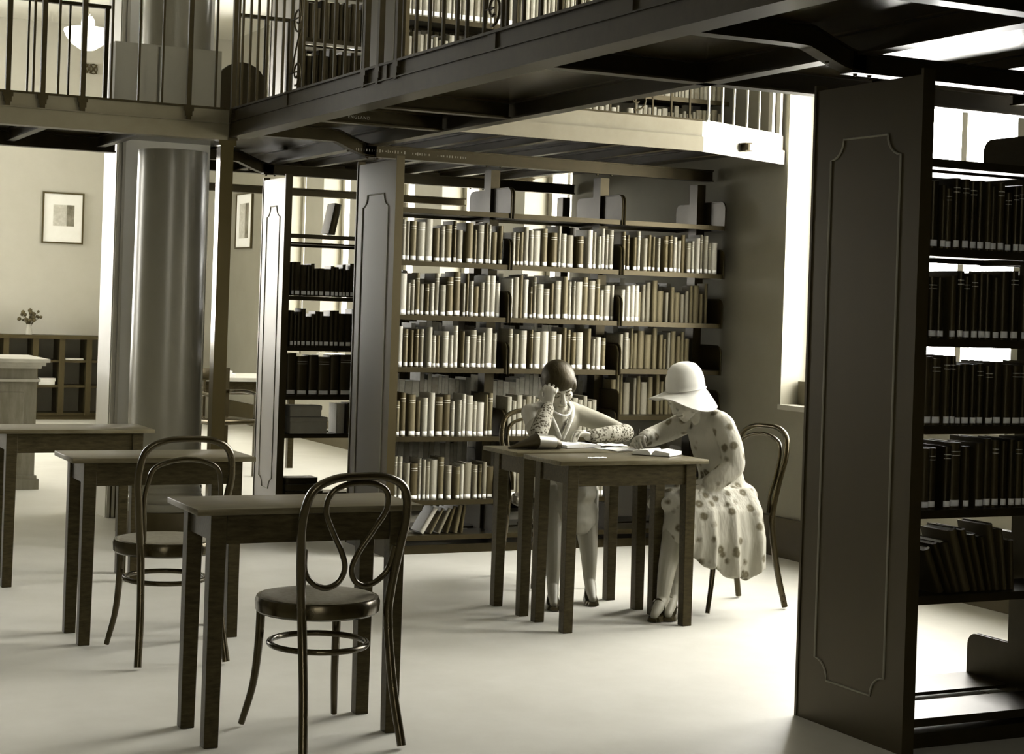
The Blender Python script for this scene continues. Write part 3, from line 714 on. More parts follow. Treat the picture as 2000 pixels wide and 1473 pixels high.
chair('dark bentwood chair with lyre-shaped back, at the nearest table', 1.972, 5.335, math.radians(6), 'lyre')
chair('dark bentwood chair with double arched back, at the middle left table', 1.84, 6.745, math.radians(1), 'arch')
chair('dark bentwood chair under the woman in the white hat', 4.655, 7.03, math.radians(96), 'double')
chair('dark bentwood chair under the woman resting her head on her hand', 4.17, 7.87, math.radians(176), 'double')

# ================================================================== far room and gallery furnishings
dk = thing('counter_desk', 'panelled oak counter desk with moulded top at the far left', 'desk', (2.0, 12.6, 0))
wpart('body', lambda bm: box(bm, .9, 2.46, 12.6, 13.3, .1, .87), 'oak', dk)
wpart('base', lambda bm: (box(bm, .88, 2.49, 12.57, 13.32, 0, .075), box(bm, .89, 2.475, 12.585, 13.31, .075, .1)), 'oak', dk)
wpart('desk_top', lambda bm: (box(bm, .84, 2.535, 12.52, 13.36, .915, .94), box(bm, .86, 2.51, 12.545, 13.34, .89, .915), box(bm, .88, 2.485, 12.57, 13.32, .87, .89)), 'oak_light', dk)
wpart('moulding', lambda bm: box(bm, .885, 2.48, 12.575, 13.31, .775, .793), 'oak_light', dk)
for a in (1.05, 1.4, 1.75, 2.1): wpart('panel', lambda bm: box(bm, a, a + .27, 12.588, 12.6, .16, .70, bev=.004), 'oak', dk)
sh = thing('low_bookcase', 'low dark bookcase running along the back wall', 'bookcase', (3.6, 19.55, 0))
wbox('top', 'dado_dark', sh, 1.2, 5.4, 19.36, 19.74, .90, .94)
wbox('back', 'plaster_grey', sh, 1.2, 5.4, 19.72, 19.74, .05, .90)
for a in (1.8, 2.3, 2.82, 3.12, 3.44, 3.76, 4.05, 4.35, 4.66, 5.0): wbox('divider', 'dado_dark', sh, a - .03, a + .03, 19.38, 19.72, .05, .90)
for z in (.05, .36, .64): wbox('shelf', 'dado_dark', sh, 1.2, 5.4, 19.4, 19.72, z, z + .025)
wbox('plinth', 'dado_dark', sh, 1.2, 5.4, 19.42, 19.73, 0, .05)
tag(obj('paper_bundle', (lambda bm: (box(bm, -.09, .09, -.06, .06, 0, .04), box(bm, -.08, .1, -.055, .06, .04, .075), bm)[-1])(BM()), 'paper'), 'white bundle of papers lying on a low back-wall shelf', 'papers').location = (3.9, 19.5, .386)
tag(obj('pamphlet', (lambda bm: (box(bm, -.1, .1, -.06, .06, 0, .02), bm)[-1])(BM()), 'page'), 'flat pale pamphlet on the upper shelf of the low bookcase', 'pamphlet').location = (4.2, 19.5, .666)
vs_ = thing('flower_vase', 'small glass vase of dark flowers on the low back bookcase', 'flowers', (3.70, 19.5, .94))
part_local('vase', lambda bm: lathe(bm, [(.035, 0), (.04, .02), (.03, .06), (.022, .1), (.03, .115)], seg=20), 'casing', vs_)
rr = random.Random(5)
for i in range(26):
    a = rr.uniform(0, 6.28); e = rr.uniform(.02, .14)
    tip = (e * math.cos(a), e * math.sin(a) * .6, rr.uniform(.16, .27))
    part_local('flower', lambda bm: (tube(bm, smoothpath([(0, 0, .06), (tip[0] * .4, tip[1] * .4, .14), tip], 4), .003, 5), bmesh.ops.create_icosphere(bm, subdivisions=1, radius=rr.uniform(.016, .028), matrix=Matrix.Translation(tip))), 'leaf', vs_)
def picture(label, loc, w, h, rz, mount, inner, dark=True):
    p = thing('framed_print', label, 'picture', loc, rz)
    t = .018
    def fr(bm):
        for x0, x1, z0, z1 in ((-w / 2, w / 2, 0, t), (-w / 2, w / 2, h - t, h), (-w / 2, -w / 2 + t, t, h - t), (w / 2 - t, w / 2, t, h - t)): box(bm, x0, x1, -.022, 0, z0, z1)
    part_local('frame', fr, 'picture_frame', p)
    part_local('mount', lambda bm: box(bm, -w / 2 + t, w / 2 - t, -.01, -.002, t, h - t), 'paper', p)
    a, b, c, d = inner
    part_local('print', lambda bm: box(bm, a, b, -.0115, -.01, c, d), 'print_light', p)
    part_local('print_dark_part', lambda bm: box(bm, a + (b - a) * .64, b, -.0125, -.0115, c, d), 'print_dark', p)  # darker right-hand part of the print
    return p
picture('small print in a thin dark frame on the back wall', (4.082, 19.745, 1.973), .465, .58, 0, 'paper', (-.11, .125, .2, .44))
picture('narrow framed dark print beyond the last window on the outer wall', (5.995, 19.03, 1.99), .6, .64, -math.pi / 2, 'paper', (-.17, .17, .12, .52))
lp = thing('pendant_lamp', 'white opal bowl pendant lamp hanging in the far room', 'lamp', (3.262, 15.0, 3.52))
part_local('bowl', lambda bm: lathe(bm, [(.004, 0), (.06, .01), (.13, .055), (.18, .115), (.203, .165), (.2, .185), (.15, .2), (.05, .21)], seg=40), 'opal_glass', lp)
part_local('neck', lambda bm: lathe(bm, [(.05, .21), (.06, .235), (.055, .27), (.035, .3)], seg=24), 'opal_glass', lp)
part_local('rod', lambda bm: lathe(bm, [(.012, .3), (.02, .32), (.01, .34), (.01, .94)], seg=12), 'brass', lp)
# curved pale counter on the gallery, and a dark round-backed seat beside it
gc = thing('gallery_cabinet', 'low pale grey cabinet standing on the left gallery', 'cabinet', (2.6, 9.85, 2.436))
wbox('door', 'wall_grey', gc, 2.30, 2.545, 9.835, 9.85, 2.45, 2.87); wbox('door', 'wall_grey', gc, 2.56, 2.73, 9.835, 9.85, 2.45, 2.865); wbox('door', 'wall_grey', gc, 2.75, 2.92, 9.835, 9.85, 2.45, 2.855)
wbox('body', 'wall_grey', gc, 2.30, 2.93, 9.85, 9.98, 2.436, 2.875)
vt = thing('wall_grille', 'small dark pierced grille high on the back wall', 'grille', (4.27, 19.745, 3.98))
for k in (0, 1):
    for sx in (-1, 1): part_local('lattice_bar', lambda bm: tube(bm, smoothpath([(k * .1 - .04 * sx, -.01, -.05), (k * .1, -.012, 0), (k * .1 + .04 * sx, -.01, .05)], 4), .009, 6), 'dado_dark', vt)
    part_local('lattice_ring', lambda bm: tube(bm, [(k * .1 + .042 * math.cos(a), -.012, .055 * math.sin(a)) for a in [2 * math.pi * q / 16 for q in range(16)]], .007, 6, closed=True), 'dado_dark', vt)
sc_ = thing('round_backed_seat', 'dark round-backed seat on the gallery beside the cabinet', 'seat', (3.13, 10.1, 2.4355))
part_local('seat_back', lambda bm: prism(bm, [(-.16, .02)] + [(.0 + .16 * math.cos(a), .26 + .16 * math.sin(a)) for a in [math.pi * (1 - k / 12) for k in range(13)]] + [(.16, .02)], 'y', -.02, .02), 'black', sc_)
part_local('seat', lambda bm: box(bm, -.15, .15, .02, .3, .18, .21), 'black', sc_)
for x in (-.13, .13):
    part_local('leg', lambda bm: box(bm, x - .015, x + .015, .26, .29, .0005, .18), 'black', sc_)
    part_local('leg', lambda bm: box(bm, x - .015, x + .015, -.015, .015, .0005, .03), 'black', sc_)
# far reading table and armchair between the column and the far bookcase
ft = thing('library_table', 'dark table with pale papers beyond the corner post', 'table', (4.2, 14.0, 0))
wbox('table_top', 'oak_light', ft, 3.95, 4.9, 13.8, 14.7, .73, .76)
wbox('apron', 'table_wood', ft, 4.0, 4.85, 13.85, 13.87, .62, .73); wbox('apron', 'table_wood', ft, 4.0, 4.85, 14.63, 14.65, .62, .73)
for x in (4.0, 4.8):
    for y in (13.84, 14.6): wbox('leg', 'table_wood', ft, x, x + .05, y, y + .05, 0, .73)
tag(obj('paper_stack', (lambda bm: (box(bm, -.1, .1, -.08, .08, 0, .03), box(bm, -.08, .07, -.07, .06, .03, .055), bm)[-1])(BM()), 'paper'), 'small stack of pale papers on the far table', 'papers').location = (4.24, 13.95, .7605)
ac = thing('armchair', 'dark wooden armchair half hidden behind the corner post', 'chair', (4.05, 13.35, 0), math.radians(200))
part_local('seat', lambda bm: box(bm, -.22, .22, -.2, .22, .42, .46, bev=.008), 'bent_wood', ac)
part_local('backrest', lambda bm: (box(bm, -.22, .22, -.235, -.205, .75, .85, bev=.006), [box(bm, x - .012, x + .012, -.23, -.21, .46, .75) for x in (-.12, 0, .12)]), 'bent_wood', ac)
for s in (-1, 1):
    part_local('arm', lambda bm: tube(bm, smoothpath([(s * .23, -.2, .66), (s * .25, 0, .67), (s * .23, .2, .655)], 5), .016, 8), 'bent_wood', ac)
    for y in (-.21, .2):
        part_local('leg', lambda bm: box(bm, s * .215 - .018, s * .215 + .018, y - .018, y + .018, 0, .85 if y < 0 else .65), 'bent_wood', ac)
# ================================================================== things on the reading tables
ZT_ = .7605
def open_book(label, u, v, rz, w, h, th, name='open_book'):
    o = thing(name, label, 'book', (u, v, ZT_), rz)
    part_local('cover', lambda bm: (box(bm, -w, 0, -h / 2, h / 2, 0, .003), box(bm, 0, w, -h / 2, h / 2, 0, .003)), 'book_dark_b', o, 30)
    for s in (-1, 1):
        def pg(bm):
            n = 10; top = []
            for k in range(n + 1):
                x = k / n; z = .004 + th * (math.sin(min(1, x * 4) * math.pi / 2) * (1 - .45 * x)); top.append((s * x * (w - .004), z))
            prism(bm, top + [(s * (w - .004), .0032), (0, .0032)], 'y', -h / 2 + .004, h / 2 - .004)
        part_local('page_block', pg, 'paper', o, 40)
    return o
open_book('open book under the hand of the woman resting her head', 3.985, 7.30, math.radians(8), .105, .17, .02)
open_book('open book in front of the woman in the white hat', 4.19, 6.865, math.radians(-52), .095, .17, .026)
def sheet(label, u, v, rz, w, h, z=0.0, n=6):
    def f(bm):
        g = [[bm.verts.new((w * (i / n - .5), h * (j / n - .5), .0016 + .003 * math.sin(i * 1.1 + j * .7) ** 2)) for j in range(n + 1)] for i in range(n + 1)]
        top = [bm.faces.new((g[i][j], g[i + 1][j], g[i + 1][j + 1], g[i][j + 1])) for i in range(n) for j in range(n)]
        r = bmesh.ops.extrude_face_region(bm, geom=top)
        for e in r['geom']:
            if isinstance(e, bmesh.types.BMVert): e.co.z -= .0009
    bm = BM(); f(bm); o = obj('paper_sheet', bm, 'paper', smooth=False); o.location = (u, v, ZT_ + z); o.rotation_euler = (0, 0, rz)
    return tag(o, label, 'paper')
sheet('large white sheet of paper spread between the two open books', 4.16, 7.15, math.radians(14), .2, .16)
sheet('white sheet of paper at the corner by the readers hands', 4.20, 7.305, math.radians(-18), .13, .13, .006)
sheet('small slip of paper lying alone on the front reading table', 3.80, 6.74, math.radians(4), .085, .03)
hb = thing('handbag', 'dark pointed handbag with a broad pale band on the rear table', 'handbag', (3.74, 7.215, ZT_), math.radians(-6))
def bag(x0, x1, k0, k1, n=10):
    def f(bm):
        rings = []
        for i in range(n + 1):
            x = x0 + (x1 - x0) * i / n; k = k0 + (k1 - k0) * i / n
            ry, rz = .055 * k, .037 * k ** 1.1
            rings.append([bm.verts.new((x, ry * math.cos(a), rz + rz * math.sin(a) * (1 if math.sin(a) > 0 else .98))) for a in [2 * math.pi * j / 20 for j in range(20)]])
        for a, b in zip(rings, rings[1:]):
            for j in range(20): bm.faces.new((a[j], a[(j + 1) % 20], b[(j + 1) % 20], b[j]))
        bm.faces.new(rings[0][::-1]); bm.faces.new(rings[-1])
    return f
part_local('bag_end', bag(-.145, -.005, .12, 1.0), 'black', hb, 50)
part_local('bag_band', bag(-.004, .085, 1.0, .86), 'metal_light', hb, 50)
part_local('bag_tip', bag(.0855, .115, .85, .6), 'black', hb, 50)

# ================================================================== the two readers
def remeshed(name, build, voxel, smooth=4, sm_f=.5, cut=None):
    bm = BM(); build(bm); bmesh.ops.recalc_face_normals(bm, faces=bm.faces[:])
    me = bpy.data.meshes.new(name); bm.to_mesh(me); bm.free()
    o = bpy.data.objects.new(name, me); COL.objects.link(o)
    r = o.modifiers.new('r', 'REMESH'); r.mode = 'VOXEL'; r.voxel_size = voxel; r.use_smooth_shade = True
    s = o.modifiers.new('s', 'SMOOTH'); s.iterations = smooth; s.factor = sm_f
    dg = bpy.context.evaluated_depsgraph_get(); m2 = bpy.data.meshes.new_from_object(o.evaluated_get(dg))
    bpy.data.objects.remove(o); bpy.data.meshes.remove(me)
    if cut:
        b2 = BM(); b2.from_mesh(m2); bmesh.ops.delete(b2, geom=[f for f in b2.faces if cut(f.calc_center_median())], context='FACES'); b2.to_mesh(m2); b2.free()
    for p in m2.polygons: p.use_smooth = True
    m2.name = name; return m2
def V3(*a): return Vector(a)
def limb(bm, pts, rad, n=5, seg=14, flat=1.0, ref=None):
    """rounded tapering limb through pts"""
    P = [Vector(p) for p in pts]; R = list(rad)
    d0 = (P[0] - P[1]).normalized(); d1 = (P[-1] - P[-2]).normalized()
    path = smoothpath(P, n); rr_ = []
    for i in range(len(R) - 1): rr_ += [R[i] + (R[i + 1] - R[i]) * k / n for k in range(n)]
    rr_.append(R[-1])
    a = [P[0] + d0 * R[0] * .85, P[0] + d0 * R[0] * .5]; b = [P[-1] + d1 * R[-1] * .5, P[-1] + d1 * R[-1] * .85]
    tube(bm, a + path + b, [R[0] * .4, R[0] * .82] + rr_ + [R[-1] * .82, R[-1] * .4], seg, flat=flat, ref=ref)
def ell(bm, c, r, rot=None, sub=3):
    m_ = Matrix.Translation(c) @ (rot.to_4x4() if rot else Matrix.Identity(4)) @ Matrix.Diagonal((*r, 1)); bmesh.ops.create_icosphere(bm, subdivisions=sub, radius=1, matrix=m_)
def frame_of(fwd, up):
    y = Vector(fwd).normalized(); x = y.cross(Vector(up)).normalized(); z = x.cross(y)
    return Matrix((x, y, z)).transposed()
def head(bm, c, Rm):
    T = lambda p: Vector(c) + Rm @ Vector(p)
    ell(bm, T((0, -.014, .028)), (.073, .09, .084), Rm); ell(bm, T((0, .026, -.032)), (.057, .06, .083), Rm)
    ell(bm, T((0, .056, -.094)), (.027, .026, .022), Rm)
    for s in (-1, 1):
        ell(bm, T((s * .034, .05, -.032)), (.027, .027, .03), Rm); ell(bm, T((s * .07, -.006, -.018)), (.009, .018, .028), Rm, 2)
        ell(bm, T((s * .031, .07, -.001)), (.016, .013, .009), Rm, 2); ell(bm, T((s * .045, .01, -.065)), (.022, .04, .03), Rm)
    ell(bm, T((0, .068, .02)), (.05, .02, .016), Rm)
    limb(bm, [T((0, .084, .012)), T((0, .098, -.012)), T((0, .108, -.032))], [.008, .010, .0125], 3, 10)
    for s in (-1, 1): ell(bm, T((s * .011, .096, -.036)), (.008, .009, .007), Rm, 2)
    ell(bm, T((0, .083, -.062)), (.021, .012, .007), Rm, 2); ell(bm, T((0, .081, -.074)), (.018, .012, .008), Rm, 2)
def hand(bm, wrist, fwd, up, L=.155, curl=(.3, .45, .35), spread=.0, thumb=1, s=1.0):
    """palm and five bent fingers; fwd runs wrist to knuckles, up is the back of the hand"""
    Rm = frame_of(fwd, up); T = lambda p: Vector(wrist) + Rm @ (Vector(p) * s)
    limb(bm, [T((0, -.012, 0)), T((0, .03, .002)), T((0, .068, 0))], [.021 * s, .027 * s, .029 * s], 4, 14, flat=.48, ref=Rm @ Vector((0, 0, 1)))
    for i, (x, y0, ln) in enumerate(((-.031, .064, .058), (-.0105, .07, .068), (.0105, .068, .064), (.030, .06, .049))):
        p = Vector((x, y0, .001)); a = 0; pts = [p.copy()]
        for j, f in enumerate((.46, .3, .24)):
            a += curl[j] * (1 + .06 * i); d = Vector((x * spread, math.cos(a), -math.sin(a))).normalized(); p = p + d * ln * f * 1.25; pts.append(p.copy())
        limb(bm, [T(q) for q in pts], [.0082 * s, .0076 * s, .007 * s, .006 * s], 3, 10)
    t = thumb; pts = [(t * -.02, .012, -.004), (t * -.043, .034, -.012), (t * -.048, .062, -.018), (t * -.04, .083, -.022)]
    limb(bm, [T(q) for q in pts], [.013 * s, .0105 * s, .0092 * s, .007 * s], 3, 10)
def shoe(parent, heel, toe, mt, strap=False, name='shoe', hh=.04):
    heel = Vector(heel); toe = Vector(toe); d = (toe - heel); d.z = 0; L = d.length; d.normalize(); sd = Vector((-d.y, d.x, 0))
    T = lambda a, b, z: Vector((heel.x, heel.y, 0)) + d * a + sd * b + Vector((0, 0, z))
    def f(bm):
        n = 14; lo = []; hi = []
        for k in range(n + 1):
            x = k / n; w = .024 + .014 * math.sin(x * math.pi * .9) ** 1.2 if x < .92 else .02
            zs = hh * max(0, 1 - x / .55) ** 1.2 + .004; zt = zs + .035 * (1 - .55 * x) + (.018 * max(0, 1 - x * 4))
            lo.append([T(x * L, -w, zs), T(x * L, w, zs)]); hi.append([T(x * L, -w * .8, zt), T(x * L, w * .8, zt)])
        R_ = [[bm.verts.new(q) for q in (a[0], a[1], b[1], b[0])] for a, b in zip(lo, hi)]
        for a, b in zip(R_, R_[1:]):
            for j in range(4): bm.faces.new((a[j], a[(j + 1) % 4], b[(j + 1) % 4], b[j]))
        bm.faces.new(R_[0][::-1]); bm.faces.new(R_[-1])
        bmesh.ops.subdivide_edges(bm, edges=bm.edges[:], cuts=1, use_grid_fill=True, smooth=.6)
    s_ = wpart(name, f, mt, parent, sharp=60)
    wsub('heel', lambda bm: tube(bm, [T(.012, 0, .001), T(.012, 0, .02), T(.014, 0, hh + .004)], [.011, .011, .02], 10), mt, s_)
    if strap: wsub('strap', lambda bm: tube(bm, smoothpath([T(.06, -.03, .05), T(.062, -.022, .085), T(.066, 0, .1), T(.062, .022, .085), T(.06, .03, .05)], 5), .005, 6), mt, s_)

# ---- woman resting her head on her hand
w1 = thing('person', 'seated woman in a pale dress, forehead resting on her hand, reading', 'person', (4.16, 7.85, 0))
H1 = V3(4.035, 7.575, 1.048)
f1 = (Vector((-.12, -.99, 0)).normalized() * math.cos(math.radians(38)) + Vector((0, 0, -1)) * math.sin(math.radians(38)))
R1m = frame_of(f1, Vector((-.16, .08, 1)))
NK1 = V3(4.075, 7.65, .935)
def w1_body(bm):
    head(bm, H1, R1m)
    limb(bm, [H1 + R1m @ V3(0, -.03, -.05), V3(4.06, 7.625, .965), NK1 + V3(.005, .01, -.05)], [.047, .045, .055], 4)
    # torso under the dress
    limb(bm, [(4.16, 7.83, .56), (4.14, 7.79, .68), (4.105, 7.725, .80), (4.085, 7.68, .885)], [.105, .085, .095, .085], 4, 18, flat=.8, ref=(-.2, -.97, 0))
    # her right arm (raised) and her left arm (lying on the table)
    limb(bm, [(3.94, 7.69, .90), (3.88, 7.53, .85), (3.815, 7.36, .803)], [.046, .041, .034], 4)
    limb(bm, [(3.815, 7.36, .803), (3.87, 7.415, .875), (3.925, 7.468, .948)], [.034, .032, .022], 4)
    hand(bm, (3.928, 7.471, .955), Vector((.16, .16, .95)), Vector((-.62, -.74, .2)), curl=(.55, .75, .5), thumb=1, s=1.0)
    limb(bm, [(4.225, 7.675, .89), (4.315, 7.585, .848), (4.372, 7.48, .81)], [.042, .038, .033], 4)
    limb(bm, [(4.375, 7.48, .812), (4.24, 7.42, .806), (4.105, 7.385, .803)], [.035, .032, .021], 4)
    hand(bm, (4.10, 7.383, .816), Vector((-.92, -.36, .14)), Vector((0.05, .12, 1)), curl=(.35, .5, .3), thumb=-1, s=.92)
    # legs
    for hip, knee, ank, toe in (((4.09, 7.78, .545), (3.955, 7.43, .525), (3.875, 7.265, .1), (3.83, 7.165, .03)), ((4.22, 7.77, .545), (4.135, 7.42, .525), (4.115, 7.335, .1), (4.075, 7.225, .03))):
        limb(bm, [hip, ((Vector(hip) + Vector(knee)) / 2)[:], knee], [.078, .072, .056], 4)
        k, a = Vector(knee), Vector(ank)
        limb(bm, [k, k.lerp(a, .3) + V3(0, .018, 0), k.lerp(a, .7), a], [.056, .06, .042, .029], 4)
        limb(bm, [a, (a + Vector(toe)) / 2 + V3(0, 0, .0), toe], [.028, .027, .018], 3)
bod = obj('body', remeshed('body', w1_body, .0038, 2), 'skin'); place(bod, w1)
me = bod.data; me.materials.append(MATS['stocking'])
for p in me.polygons:
    if p.center.z < .62 and (p.center.y < 7.75): p.material_index = 1
def vcut1(p):
    # open V at the front of the bodice, measured across her chest
    n = Vector((-.22, -.97)).normalized(); q = Vector((p.x - 4.085, p.y - 7.68)); fr = q.dot(n); sd = q.dot(Vector((-n.y, n.x)))
    return fr > .0 and p.z > .775 and abs(sd - .0) < .005 + (p.z - .775) * .42
def w1_dress(bm):
    limb(bm, [(4.165, 7.84, .55), (4.145, 7.80, .66), (4.11, 7.735, .79), (4.09, 7.69, .885), (4.08, 7.665, .93)], [.135, .112, .122, .112, .062], 4, 20, flat=.8, ref=(-.2, -.97, 0))
    limb(bm, [(4.0, 7.70, .91), (4.09, 7.685, .925), (4.185, 7.685, .905)], [.05, .045, .05], 4)
    limb(bm, [(3.965, 7.70, .895), (3.895, 7.55, .85), (3.832, 7.39, .815)], [.053, .048, .045], 4)
    limb(bm, [(4.205, 7.685, .895), (4.31, 7.595, .85), (4.362, 7.505, .815)], [.052, .047, .043], 4)
    # skirt over the lap, hem at the knee
    limb(bm, [(4.18, 7.85, .54), (4.13, 7.68, .545), (4.055, 7.45, .53)], [.155, .15, .145], 5, 20, flat=.58, ref=(0, .1, 1))
    limb(bm, [(4.05, 7.43, .53), (4.045, 7.40, .47), (4.045, 7.39, .44)], [.13, .14, .14], 4, 20, flat=.42, ref=(0, 1, .05))
dr = obj('dress', remeshed('dress', w1_dress, .009, 5, cut=vcut1), 'dress_pale'); place(dr, w1)
place(obj('lace_sleeve', remeshed('lace_sleeve', lambda bm: limb(bm, [(3.818, 7.362, .81), (3.87, 7.415, .878), (3.918, 7.462, .938)], [.046, .044, .033], 5), .008, 2), 'lace_sleeve'), w1)
place(obj('lace_sleeve', remeshed('lace_sleeve', lambda bm: limb(bm, [(4.372, 7.475, .815), (4.25, 7.425, .81), (4.125, 7.39, .806)], [.046, .043, .032], 5), .008, 2), 'lace_sleeve'), w1)
def collar(bm):
    n = Vector((-.22, -.97, 0)).normalized(); x = Vector((n.y, -n.x, 0)); c = V3(4.085, 7.68, 0)
    for s in (-1, 1):
        pts = [c + x * (s * w_) + n * d_ + V3(0, 0, z) for w_, d_, z in ((.004, .112, .775), (.03, .112, .835), (.055, .095, .89), (.07, .04, .935), (.06, -.02, .955))]
        tube(bm, smoothpath(pts, 5), .011, 8, flat=1.0)
wpart('collar_trim', collar, 'trim_lace', w1, sharp=80)
def hair1(bm):
    T = lambda p: H1 + R1m @ Vector(p)
    ell(bm, T((0, -.01, .04)), (.085, .096, .087), R1m); ell(bm, T((0, -.045, -.005)), (.08, .07, .075), R1m)
    for s in (-1, 1): ell(bm, T((s * .066, .012, .012)), (.022, .045, .05), R1m)
    ell(bm, T((.068, .03, -.022)), (.018, .024, .028), R1m, 2); ell(bm, T((-.07, -.01, -.045)), (.02, .03, .03), R1m, 2)
place(obj('hair', remeshed('hair', hair1, .0055, 3), 'hair'), w1)
def face_bits(person, H, Rm, eyes=True):
    T = lambda p: H + Rm @ Vector(p)
    if eyes:
        for s in (-1, 1):
            wpart('eyebrow', lambda bm: tube(bm, smoothpath([T((s * .014, .089, .021)), T((s * .032, .087, .026)), T((s * .048, .072, .02))], 4), .0026, 6), 'eye_dark', person)
            wpart('eyelashes', lambda bm: tube(bm, smoothpath([T((s * .017, .0805, -.005)), T((s * .031, .0835, -.0085)), T((s * .044, .076, -.005))], 4), .0024, 6), 'eye_dark', person)
    wpart('lips', lambda bm: tube(bm, smoothpath([T((-.019, .085, -.067)), T((-.008, .0935, -.0655)), T((.008, .0935, -.0655)), T((.019, .085, -.067))], 4), .0042, 8), 'lip', person)
face_bits(w1, H1, R1m)
nk = [V3(4.045, 7.57, .935), V3(4.02, 7.585, .945), V3(4.01, 7.63, .965)]
wpart('necklace', lambda bm: tube(bm, smoothpath([(4.005, 7.63, .955), (4.02, 7.585, .915), (4.055, 7.562, .895), (4.095, 7.565, .9), (4.125, 7.60, .93), (4.135, 7.64, .955)], 6), .0045, 8), 'pearl', w1, sharp=80)
shoe(w1, (3.885, 7.285, 0), (3.818, 7.135, 0), 'shoe'); shoe(w1, (4.125, 7.355, 0), (4.062, 7.20, 0), 'shoe')

# ---- woman in the white hat
w2 = thing('person', 'seated woman in a white brimmed hat and floral dress, writing', 'person', (4.66, 7.02, 0))
H2 = V3(4.425, 7.025, 1.035)
f2 = Vector((-.80, -.28, -.55)).normalized(); R2m = frame_of(f2, V3(-.45, 0, 1))
def w2_body(bm):
    head(bm, H2, R2m)
    limb(bm, [H2 + R2m @ V3(0, -.03, -.04), V3(4.495, 7.025, .96), V3(4.55, 7.02, .88)], [.046, .043, .045], 4)
    limb(bm, [(4.65, 7.02, .56), (4.64, 7.02, .68), (4.60, 7.02, .80), (4.565, 7.02, .87)], [.10, .08, .085, .07], 4, 18, flat=.75, ref=(1, 0, .2))
    limb(bm, [(4.56, 6.885, .905), (4.575, 6.83, .80), (4.578, 6.81, .71)], [.045, .041, .035], 4)
    limb(bm, [(4.578, 6.81, .71), (4.515, 6.82, .655), (4.45, 6.85, .612)], [.035, .032, .022], 4)
    hand(bm, (4.445, 6.852, .61), Vector((-.75, .45, -.3)), V3(0, -.3, 1), curl=(.25, .4, .3), thumb=1, s=.92)
    limb(bm, [(4.53, 7.155, .895), (4.47, 7.235, .84), (4.405, 7.26, .808)], [.045, .041, .034], 4)
    limb(bm, [(4.405, 7.26, .808), (4.34, 7.215, .806), (4.285, 7.165, .808)], [.034, .031, .022], 4)
    hand(bm, (4.28, 7.16, .812), Vector((-.72, -.66, .08)), V3(-.25, .35, 1), curl=(.7, .75, .4), thumb=-1, s=.92)
    for hip, knee, ank, toe in (((4.66, 6.95, .545), (4.335, 6.915, .525), (4.215, 6.815, .095), (4.14, 6.765, .03)), ((4.66, 7.08, .545), (4.35, 7.03, .52), (4.285, 6.84, .095), (4.215, 6.765, .03))):
        limb(bm, [hip, ((Vector(hip) + Vector(knee)) / 2)[:], knee], [.075, .07, .055], 4)
        k, a = Vector(knee), Vector(ank)
        limb(bm, [k, k.lerp(a, .3) + V3(.016, .008, 0), k.lerp(a, .7), a], [.055, .058, .042, .029], 4)
        limb(bm, [a, (a + Vector(toe)) / 2, toe], [.028, .027, .018], 3)
bod = obj('body', remeshed('body', w2_body, .0038, 2), 'skin'); place(bod, w2)
bod.data.materials.append(MATS['stocking'])
for p in bod.data.polygons:
    if p.center.z < .56 and p.center.x < 4.6: p.material_index = 1
